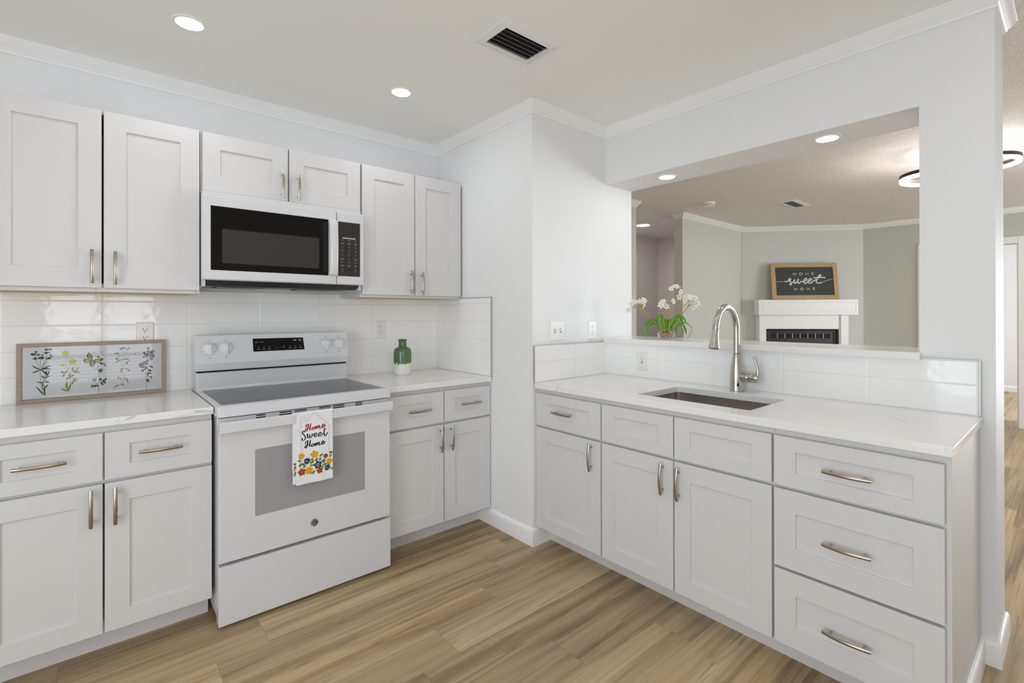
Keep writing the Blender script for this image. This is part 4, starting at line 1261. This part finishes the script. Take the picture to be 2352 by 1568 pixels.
m = MB(SG)
R = lambda i, r_: [(i, i, r_), (SW - i, i, r_), (SW - i, ql - i, r_), (i, ql - i, r_)]
m.rings([R(0, 0), R(0, 0.030), R(FB, 0.030), R(FB, 0.020), R(FB, 0.0)][:4] , cap=False)
m.face([m.v(*p) for p in R(0, 0)])
obj('frame', m, PINE, sg, bevel=0.002)
m = MB(SG)
m.box(FB - 0.002, SW - FB + 0.002, FB - 0.002, ql - FB + 0.002, 0.006, 0.021)
bd2 = obj('board', m, CHALK, sg)
sm_ = lambda u, v: SG(FB + u * (SW - 2 * FB), FB + v * (ql - 2 * FB), 0.0216)
m = MB()
KX = (ql - 2 * FB) / (SW - 2 * FB)


def sgn(P, wid, callig=False):
    Q = [(a / 1e4, b / 1e4 * KX) for a, b in P]
    m.ribbon(Q, wid, lambda x, y: sm_(x, y / KX), callig=callig)


for P in ART['sign_thick']:
    sgn(smooth(P, 5), 0.0185)
for P in ART['sign_thin']:
    sgn(smooth(P, 5), 0.0055)
obj('lettering', m, CHW, bd2)
m = MB()
for ki, (P, L) in enumerate(ART['sign_caps']):
    if ki == len(ART['sign_caps']) // 2:
        obj('lettering', m, CHW, bd2)
        m = MB()
    sgn(P if L != 'O' else P, 0.0075) if len(P) > 2 else sgn([P[0], [(P[0][0] + P[1][0]) / 2, (P[0][1] + P[1][1]) / 2], P[1]], 0.0075)
obj('lettering', m, CHW, bd2)

# ------------------------------------------------------------------ picture leaning on the left counter
pf = thing('framed_print', 'long wood-framed botanical print with butterfly, leaning on the left backsplash', 'picture', (-0.751, -0.03, TZ))
PH = 0.2585


def PFm(x, z, o_):
    q = z / PH
    return (-1.011 + x, -0.037 + 0.009 * q + o_ * -1, TZ + 0.0005 + z)


m = MB(lambda x, z, o_: PFm(x, z, o_))
R = lambda i, o_: [(i, i, o_), (0.520 - i, i, o_), (0.520 - i, PH - i, o_), (i, PH - i, o_)]
m.rings([R(0, -0.018), R(0, 0), R(0.0155, 0), R(0.0165, -0.006)], cap=False)
m.face([m.v(*p) for p in R(0, -0.018)])
obj('frame', m, OAK, pf, bevel=0.001)
W_, Hh = 0.482, 0.222
pc = {k: C('ink_' + k, c) for k, c in dict(dark=(0.045, 0.075, 0.02), leafd=(0.05, 0.09, 0.03), pale=(0.36, 0.38, 0.25), leafp=(0.33, 0.40, 0.11), yellow=(0.66, 0.62, 0.06),
      green=(0.12, 0.16, 0.06), leafg=(0.08, 0.13, 0.03), cab=(0.28, 0.45, 0.25), lace=(0.16, 0.17, 0.19), lilac=(0.27, 0.25, 0.36), mauve=(0.34, 0.25, 0.32), bee=(0.55, 0.45, 0.2),
      wing=(0.55, 0.42, 0.10), edge=(0.035, 0.02, 0.012)).items()}
ink = list(pc)
pmats = [PAPER] + [pc[k] for k in ink]
ix = {k: i + 1 for i, k in enumerate(ink)}
m = MB()
pm = lambda x, y, e_=0.0: PFm(0.016 + x, 0.0205 + y, -0.0075 + e_)
m.poly([pm(-0.001, -0.003), pm(W_ + 0.008, -0.003), pm(W_ + 0.008, Hh + 0.0015), pm(-0.001, Hh + 0.0015)], 0)
B = ART['bot']
s4 = lambda P: [(a / 1e4, b / 1e4) for a, b in P]
lvl = [0.0002]


def p3(x, y):
    return pm(x, y, lvl[0])


def star(cx, cy, r, n=5, inner=0.45, rot=0.0, sy=1.0):
    return [(cx + (r if k % 2 == 0 else r * inner) * math.cos(PI * k / n + rot), cy + sy * (r if k % 2 == 0 else r * inner) * math.sin(PI * k / n + rot)) for k in range(2 * n)]


def petal(cx, cy, r, ang, wid=0.5, n=8):
    out = []
    for k in range(n):
        t = 2 * PI * k / n
        a, b = r * 0.5 * (1 + math.cos(t)), r * 0.5 * wid * math.sin(t)
        out.append((cx + a * math.cos(ang) - b * math.sin(ang), cy + a * math.sin(ang) + b * math.cos(ang)))
    return out


for key, mi, wd in (('stem_dark', 'dark', 0.0011), ('stem_pale', 'pale', 0.0009), ('stem_green', 'green', 0.0016)):
    for P in B[key]:
        m.ribbon(s4(smooth(P, 4)), wd, p3, ix[mi])
lvl[0] = 0.0003
for key, mi, wd in (('leaf_dark', 'leafd', 0.0052), ('leaf_pale', 'leafp', 0.0068), ('leaf_green', 'leafg', 0.0080)):
    for P in B[key]:
        lvl[0] += 0.000004
        m.ribbon(s4(smooth(P, 4)), wd, p3, ix[mi], leaf=True)
rg2 = random.Random(5)
sc_ = 0.000040 * 0.62
for x, y, r in B['umbel']:
    lvl[0] += 0.000004
    m.blob(star(x / 1e4, y / 1e4, r * 0.00019, 5, 0.55, rg2.random(), 0.6), p3, ix['leafd'])
for x, y, r in B['yellow']:
    for k in range(5 if r > 50 else 3):
        lvl[0] += 0.000003
        m.blob(petal(x / 1e4, y / 1e4, r * 0.000165, k * 2 * PI / (5 if r > 50 else 3) + 0.3, 0.95), p3, ix['yellow'])
for key, kk in (('lace', 0.00016), ('lilac', 0.00016), ('mauve', 0.00017), ('cabbage', 0.00016), ('bee', 0.00013)):
    for x, y, r in B[key]:
        for k in range(5):
            lvl[0] += 0.000002
            m.blob(petal(x / 1e4, y / 1e4, r * kk, k * 2 * PI / 5 + rg2.random(), 0.75), p3, ix[{'cabbage': 'cab'}.get(key, key)])
for P in B['wing']:
    Q = s4(P)
    cx, cy = sum(p[0] for p in Q) / len(Q), sum(p[1] for p in Q) / len(Q)
    big = [tuple(p) for p in Q]
    lvl[0] = 0.0009
    m.blob(big, p3, ix['edge'])
    lvl[0] = 0.0010
    m.blob([(cx + (a - cx) * 0.70, cy + (b - cy) * 0.70) for a, b in big], p3, ix['wing'])
lvl[0] = 0.0011
m.ribbon(s4(smooth(B['body'][0], 3)), 0.0035, p3, ix['edge'])
obj('print', m, pmats, pf)
m = MB()
m.poly([pm(-0.0008, -0.0035, 0.003), pm(W_ + 0.0075, -0.0035, 0.003), pm(W_ + 0.0075, Hh + 0.0008, 0.003), pm(-0.0008, Hh + 0.0008, 0.003)])
obj('glazing', m, PANE, pf)

# ------------------------------------------------------------------ vase
m = MB()
m.lathe([(0.004, 0.004), (0.040, 0.003), (0.046, 0.0), (0.051, 0.004), (0.054, 0.014), (0.055, 0.05), (0.0557, 0.13), (0.0550, 0.146), (0.052, 0.157), (0.046, 0.166),
         (0.037, 0.1725), (0.0275, 0.176), (0.0248, 0.180), (0.0242, 0.198), (0.0246, 0.212), (0.0268, 0.216), (0.0276, 0.220), (0.0255, 0.2235), (0.022, 0.2235),
         (0.020, 0.218), (0.019, 0.190), (0.030, 0.165), (0.048, 0.13), (0.048, 0.02), (0.004, 0.015)], (0.713, -0.190, TZ), n=48)
tag(obj('ceramic_vase', m, VASE, sm=True, keep=True), 'green bottle-shaped ceramic vase with speckled white base on the right counter', 'vase')

# ------------------------------------------------------------------ dish towel over the oven handle
tw = thing('dish_towel', 'white Home Sweet Home dish towel with floral border hung on the oven handle', 'towel', (-0.016, -0.75, 0.54))


def ty(x, z):
    dz = max(0.0, 0.853 - z)
    return -0.7555 - 0.0016 * math.sin(x * 70 + 1.0) * min(1, dz * 6) - 0.0035 * math.sin((x + 0.016) / 0.16 * PI + PI / 2) * 0.4 * min(1, dz * 5) - 0.0012 * math.sin(z * 30)


def t3(x, z, e_=0.0):
    return (x, ty(x, z) - e_, z)


def towel_sheet(x0, x1, zb, dy, thick_top=True):
    m = MB()
    nx, nz = 12, 26
    rows = []
    for j in range(nz + 1):
        z = zb + (0.851 - zb) * j / nz
        rows.append([(x0 + (x1 - x0) * (i / nx) + 0.0035 * (1 - j / nz) * (i / nx - 0.5), z) for i in range(nx + 1)])
    V = [[m.v(x, ty(x, z) + dy, z) for x, z in r] for r in rows]
    for k, (yy, zz) in enumerate(((-0.752, 0.8552), (-0.745, 0.8566), (-0.738, 0.8552), (-0.7345, 0.848), (-0.734, 0.80), (-0.733, 0.72), (-0.732, 0.60))):
        V.append([m.v(p[0], yy + (dy * 0.4 if k < 3 else -dy * 0.3), zz + (0 if dy <= 0 else -0.0006)) for p in rows[-1]])
    for a, b in zip(V, V[1:]):
        for i in range(nx):
            m.face([a[i], a[i + 1], b[i + 1], b[i]], 0)
    return m


cl = {k: C('print_' + k, c, 0.9) for k, c in dict(outline=(0.16, 0.17, 0.22), red=(0.32, 0.02, 0.02), navy=(0.02, 0.025, 0.05), black=(0.012, 0.010, 0.008), y=(0.72, 0.36, 0.01),
      y2=(0.80, 0.50, 0.06), r=(0.40, 0.05, 0.03), n=(0.05, 0.06, 0.11), n2=(0.30, 0.32, 0.40), g=(0.20, 0.32, 0.07), g2=(0.12, 0.21, 0.04)).items()}
ck = list(cl)
cm = [CLOTH] + [cl[k] for k in ck]
ci = {k: i + 1 for i, k in enumerate(ck)}
m = towel_sheet(-0.0925, 0.0655, 0.5385, 0.0)
X0, Z0 = -0.016, 0.853
l4 = lambda P: [(X0 + a / 1e4, Z0 + b / 1e4) for a, b in P]
le = [0.0005]
tt = lambda x, z: t3(max(min(x, 0.0660), -0.0935) if le[0] > 0 else max(x, -0.1035), z, le[0])
for P in ART['house']:
    m.ribbon(l4(smooth(P, 3)), 0.0009, tt, ci['outline'])
for key, c in (('home1', 'red'), ('sweet', 'navy'), ('home2', 'black')):
    for P in ART[key]:
        le[0] += 0.000006
        m.ribbon(l4(smooth(P, 5)), 0.0044, tt, ci[c], callig=True)
for k, (x, z, a) in enumerate(ART['tleaves']):
    le[0] += 0.000006
    x, z = X0 + x / 1e4, Z0 + z / 1e4
    t = math.radians(a)
    m.blob(petal(x - 0.0090 * math.cos(t), z - 0.0090 * math.sin(t), 0.0190, t, 0.55), tt, ci['g' if k % 2 else 'g2'])
for c, x, z, r, op in ART['flowers']:
    x, z, r = X0 + x / 1e4, Z0 + z / 1e4, r / 1e4 * 1.32
    if op:
        for k in range(5):
            le[0] += 0.000006
            m.blob(petal(x, z, r, k * 2 * PI / 5 + 0.5, 0.8), tt, ci[c])
        le[0] += 0.00001
        for k in range(5):
            m.blob(petal(x, z, r * 0.55, k * 2 * PI / 5 + 0.5, 0.5), tt, ci[{'y': 'y2', 'n': 'n2', 'r': 'r'}[c]])
        le[0] += 0.00001
        m.blob([(x + r * 0.16 * math.cos(k), z + r * 0.16 * math.sin(k)) for k in range(6)], tt, ci['g' if c == 'y' else 'y' if c == 'r' else 'r'])
    else:
        for k, q in enumerate((0.25, 0.9, 1.6, 2.3, 3.4, 4.2, 5.2)):
            le[0] += 0.000006
            m.blob(petal(x, z, r * (0.95 if k < 4 else 0.75), q, 0.85), tt, ci[c])
        le[0] += 0.00001
        for q in (0.6, 1.4, 2.2):
            m.blob(petal(x - 0.001, z - 0.002, r * 0.6, q, 0.4), tt, ci[{'y': 'y2', 'n': 'n2', 'r': 'r'}[c]])
so = obj('front_fold', m, cm, tw, keep=True)
m = towel_sheet(-0.1045, 0.055, 0.5445, 0.0045)
le[0] = -0.0040
for x, z, c in ((-0.098, 0.632, 'g2'), (-0.0985, 0.607, 'y'), (-0.096, 0.618, 'r'), (-0.0985, 0.585, 'g'), (-0.095, 0.594, 'g2')):
    m.blob([(x + 0.005 * math.cos(k * PI / 4), z + 0.006 * math.sin(k * PI / 4)) for k in range(8)], tt, ci[c])
obj('back_fold', m, cm, tw, keep=True)

# ------------------------------------------------------------------ faucet
fa = thing('faucet', 'brushed nickel pull-down gooseneck faucet behind the sink', 'faucet', (1.64, -1.895, TZ))
F0 = Vector((1.64, -1.895, TZ))
sp_ = Vector((-1, 0, 0))
hd = Vector((0, -1, 0))
m = MB()
m.lathe([(0.0315, 0), (0.0320, 0.002), (0.0315, 0.005), (0.0312, 0.05), (0.0300, 0.085), (0.0260, 0.12), (0.0205, 0.155), (0.0165, 0.183), (0.0158, 0.186)], F0, n=40)
fbod = obj('body', m, FAUC, fa, sm=True)
m = MB()
pts = [F0 + Vector((0, 0, 0.187)), F0 + Vector((0, 0, 0.24)), F0 + Vector((0, 0, 0.295))]
RA = 0.104
for k in range(1, 25):
    t = PI * 0.985 * k / 24
    pts.append(F0 + Vector((0, 0, 0.305)) + sp_ * (RA * (1 - math.cos(t))) + Vector((0, 0, RA * 1.06 * math.sin(t))))
m.tube(pts, 0.0152, n=20)
neck = obj('gooseneck', m, FAUC, fa, sm=True)
te = (pts[-1] - pts[-2]).normalized()
te = (te + sp_ * 0.10).normalized()
m = MB()
m.lathe([(0.0150, 0.0012), (0.0155, 0.003), (0.0165, 0.03), (0.0200, 0.06), (0.0258, 0.085), (0.0265, 0.090), (0.0245, 0.093), (0.004, 0.0925)], pts[-1], te, n=32)
sh = obj('spray_head', m, FAUC, neck, sm=True)
m = MB()
m.lathe([(0.0152, -0.001), (0.0152, 0.0014)], pts[-1], te, n=24)
obj('seam_ring', m, BLKM, neck)
m = MB()
m.lathe([(0.022, 0.0928), (0.018, 0.0936), (0.003, 0.0936)], pts[-1], te, n=24)
obj('spray_face', m, BLKM, sh, sm=True)
m = MB()
m.lathe([(0.0162, 0.1855), (0.0162, 0.1875)], F0, n=28)
obj('seam_ring', m, BLKM, fbod)
hc = F0 + Vector((0, 0, 0.071))
m = MB()
m.lathe([(0.019, 0.004), (0.0215, 0.03), (0.0215, 0.060), (0.0205, 0.062), (0.0215, 0.064), (0.0215, 0.096), (0.018, 0.106), (0.004, 0.109)], hc, hd, n=28)
hub = obj('handle_hub', m, FAUC, fa, sm=True)
m = MB()
L = [hc + hd * 0.092 + Vector((0, 0, -0.006)), hc + hd * 0.103 + Vector((0, 0, 0.012)), hc + hd * 0.104 + Vector((0, 0, 0.040)), hc + hd * 0.098 + Vector((0, 0, 0.068)), hc + hd * 0.088 + Vector((0, 0, 0.095)),
     hc + hd * 0.084 + Vector((0, 0, 0.103))]
m.tube([tuple(p) for p in smooth([tuple(p) for p in L], 4)], [0.0125 - 0.0055 * min(1, k / 12) for k in range(21)], n=14, flat=0.85, upv=tuple(sp_))
obj('lever', m, FAUC, hub, sm=True)
m = MB()
nd = Vector((-0.80, -0.60, 0)).normalized()
td_ = Vector((-nd.y, nd.x, 0))
cc = F0 + Vector((0, 0, 0.034)) + nd * 0.0307
m.rings([[tuple(cc + td_ * (0.0045 * math.cos(2 * PI * k / 20)) + Vector((0, 0, 0.0095 * math.sin(2 * PI * k / 20))) + nd * e_) for k in range(20)] for e_ in (0, 0.0012)])
obj('sensor_eye', m, BLK, fbod)

# ------------------------------------------------------------------ potted flowers on the ledge
PC = Vector((1.895, -1.338, ZL))
pt = thing('potted_flowers', 'white paperwhite flowers with strap leaves in a glass dish of pebbles on the ledge', 'plant', tuple(PC))
PR, PF_ = Vector((0.753, -0.658, 0)), Vector((0.658, 0.753, 0))
P_ = lambda a, h, dd=0.0: PC + PR * (a / 1e4) + Vector((0, 0, h / 1e4)) + PF_ * dd
m = MB()
m.lathe([(0.004, 0.002), (0.046, 0.001), (0.050, 0.004), (0.0555, 0.034), (0.0535, 0.034), (0.0475, 0.0062), (0.004, 0.006)], PC, n=40)
obj('glass_dish', m, DISH, pt, sm=True)
rg3 = random.Random(11)
peb = MB()
for k in range(150):
    a, r_ = rg3.random() * 2 * PI, 0.0415 * math.sqrt(rg3.random())
    hz = 0.011 + rg3.random() * 0.022
    r_ = min(r_, 0.036 + hz * 0.16)
    c = PC + Vector((r_ * math.cos(a), r_ * math.sin(a), hz))
    q = 0.004 + rg3.random() * 0.003
    d_ = Vector((rg3.uniform(-1, 1), rg3.uniform(-1, 1), rg3.uniform(0.5, 1)))
    peb.lathe([(q * 0.15, -q * 0.75), (q * 0.75, -q * 0.45), (q, 0), (q * 0.75, q * 0.45), (q * 0.15, q * 0.75)], c, d_, n=8, mi=k % 4, sc=(1, 0.8))
pe = obj('pebbles', peb, [C('pebble_tan', (0.52, 0.38, 0.20), 0.5), C('pebble_brown', (0.34, 0.23, 0.12), 0.5), C('pebble_cream', (0.66, 0.56, 0.38), 0.5), C('pebble_grey', (0.40, 0.35, 0.28), 0.5)], pt, sm=True)
pe['kind'] = 'stuff'
m = MB()
for k in range(5):
    c = P_(rg3.uniform(-300, 60), 330, rg3.uniform(-0.012, 0.012))
    m.lathe([(0.002, -0.006), (0.008, -0.002), (0.009, 0.002), (0.005, 0.010), (0.002, 0.014)], c, n=10)
obj('bulb', m, C('bulb_skin', (0.30, 0.10, 0.03)), pt, sm=True)
LEAF = mat('strap_leaf_green', (0.20, 0.40, 0.035), 0.35, vary=(30, (0.07, 0.22, 0.018)))
STEM = C('stem_ochre', (0.46, 0.32, 0.05), 0.5)
PETAL = mat('petal_white', (0.86, 0.85, 0.78), 0.6)
CUP = C('flower_cup_yellow', (0.75, 0.62, 0.18), 0.6)
dep = [0.012, -0.010, 0.004, 0.018, -0.015, 0.010]
for i, P in enumerate(ART['plant']['stems']):
    pts = [tuple(P_(a, h, dep[i] * (k / (len(P) - 1)))) for k, (a, h) in enumerate(P)]
    q = smooth(pts, 5)
    m = MB()
    m.tube(q, [0.0029 - 0.0009 * k / len(q) for k in range(len(q))], n=8)
    obj('stem', m, STEM, pt, sm=True)
for i, P in enumerate(ART['plant']['leaves']):
    dd = ((i * 37) % 11 - 5) * 0.006
    pts = smooth([tuple(P_(a, max(h, 15), (0.2 + 0.8 * k / (len(P) - 1)) * dd + (-0.02 if h < 80 and k > 2 else 0))) for k, (a, h) in enumerate(P)], 6)
    n = len(pts)
    wid = 0.0036 if i in (12, 15) else 0.0108
    m = MB()
    rows = []
    for k in range(n):
        t = (Vector(pts[min(k + 1, n - 1)]) - Vector(pts[max(k - 1, 0)])).normalized()
        s_ = (PR * 0.9 + PF_ * (0.45 if i % 2 else -0.45)).cross(t)
        side = t.cross(PF_ * 0.85 + PR * (0.5 if i % 2 else -0.5)).normalized()
        nn = side.cross(t).normalized()
        q = k / (n - 1)
        ww = wid * (0.55 + 0.45 * math.sin(PI * min(1, q * 1.3 + 0.1)) if q < 0.8 else max(0.06, 0.85 * (1 - q) / 0.2) * 0.75 + 0.05)
        c = Vector(pts[k])
        rows.append([tuple(c - side * ww + nn * 0.0016), tuple(c - side * ww * 0.5 - nn * 0.0002), tuple(c - nn * 0.0009), tuple(c + side * ww * 0.5 - nn * 0.0002), tuple(c + side * ww + nn * 0.0016),
                     tuple(c + nn * 0.0004)])
    m.rings(rows)
    obj('leaf', m, LEAF, pt, sm=True)
heads = ART['plant']['heads']
for i, (a, h) in enumerate(ART['plant']['flowers']):
    hi = min(range(len(heads)), key=lambda k: (heads[k][0] - a) ** 2 + (heads[k][1] - h) ** 2)
    hp_ = P_(heads[hi][0], heads[hi][1], dep[hi])
    dd = dep[hi] + rg3.uniform(-0.016, 0.016)
    c = P_(a, h, dd)
    m = MB()
    m.tube([tuple(hp_), tuple((hp_ + c) / 2 + Vector((0, 0, 0.003))), tuple(c)], 0.0010, n=6)
    fl_ = None
    nrm = ((c - hp_).normalized() * 0.7 - PF_ * 0.8 + Vector((rg3.uniform(-.3, .3), rg3.uniform(-.3, .3), rg3.uniform(-.2, .4)))).normalized()
    u_ = nrm.orthogonal().normalized()
    v_ = nrm.cross(u_)
    R_ = 0.0205 + rg3.random() * 0.005
    pet = MB()
    for k in range(6):
        t = k * PI / 3 + rg3.random() * 0.3
        e1 = u_ * math.cos(t) + v_ * math.sin(t)
        e2 = nrm.cross(e1)
        L_, W2 = R_ * rg3.uniform(0.9, 1.1), R_ * 0.30
        prof = [(0.1, 0.35, 0.0), (0.4, 0.95, 0.12), (0.7, 0.8, 0.12), (1.0, 0.1, rg3.uniform(-0.15, 0.1))]
        rws = [[tuple(c + e1 * L_ * p + e2 * W2 * q * s2 + nrm * (L_ * z + (0.0012 if s2 else -0.0002))) for s2 in (-1, 0, 1)] + [tuple(c + e1 * L_ * p + nrm * (L_ * z - 0.0010))] for p, q, z in prof]
        pet.rings(rws)
    po = obj('flower', pet, PETAL, pt, sm=True)
    obj('pedicel', m, STEM, po, sm=True)
    m = MB()
    m.lathe([(0.0016, -0.001), (0.0030, 0.003), (0.0034, 0.0045), (0.0018, 0.0035)], c, nrm, n=10)
    obj('flower_cup', m, CUP, po, sm=True)
for i, (a, h) in enumerate(heads):
    m = MB()
    c = P_(a, h, dep[i])
    m.lathe([(0.0022, -0.004), (0.0040, 0.003), (0.0046, 0.008), (0.002, 0.017)], c, (Vector((0, 0, 1)) + PR * (0.5 if i > 2 else -0.5)), n=8)
    obj('flower_sheath', m, STEM, pt, sm=True)

# ------------------------------------------------------------------ behind the viewpoint: blind and garden seen in the tile's reflection
bl = thing('window_blind', 'white slatted blind covering the lower part of the kitchen window behind the viewpoint', 'blind', (-0.68, -3.98, 1.12))
m = MB()
m.box(wx0 + 0.01, wx1 - 0.01, -4.0, -3.955, 1.10, 1.14)
obj('head_rail', m, PLATE, bl)
m = MB()
for k in range(7):
    z = 0.86 + k * 0.036
    m.rings([[(x, -3.975 - 0.022, z - 0.006), (x, -3.975, z + 0.001), (x, -3.975 + 0.022, z + 0.006), (x, -3.975, z - 0.001)] for x in (wx0 + 0.015, wx1 - 0.015)])
m.box(wx0 + 0.015, wx1 - 0.015, -3.995, -3.955, 0.82, 0.84)
obj('slats', m, PLATE, bl)
m = MB()
rg4 = random.Random(2)
HED = mat('hedge_leaf', (0.20, 0.26, 0.06), 0.6)
for k in range(2600):
    x, y, z = rg4.uniform(-5, 3.5), -7.2 - rg4.random() * 1.2, rg4.random() ** 0.8 * 3.0
    a, b = rg4.random() * 6.28, rg4.uniform(-1, 1)
    u_ = Vector((math.cos(a), math.sin(a), b)).normalized() * 0.11
    v_ = u_.cross(Vector((rg4.uniform(-1, 1), 1, rg4.uniform(-1, 1)))).normalized() * 0.07
    c = Vector((x, y, z))
    m.poly([tuple(c - u_), tuple(c + v_), tuple(c + u_), tuple(c - v_)])
hg = tag(obj('garden_hedge', m, HED), 'leafy green hedge outside the kitchen window', 'hedge')
hg['kind'] = 'stuff'
struct('floor', bxs((-14, 14, -16, -6.15, -0.08, -0.02), (-14, -2.75, -6.15, 6, -0.08, -0.02)), mat('lawn', (0.16, 0.22, 0.07), 0.9))
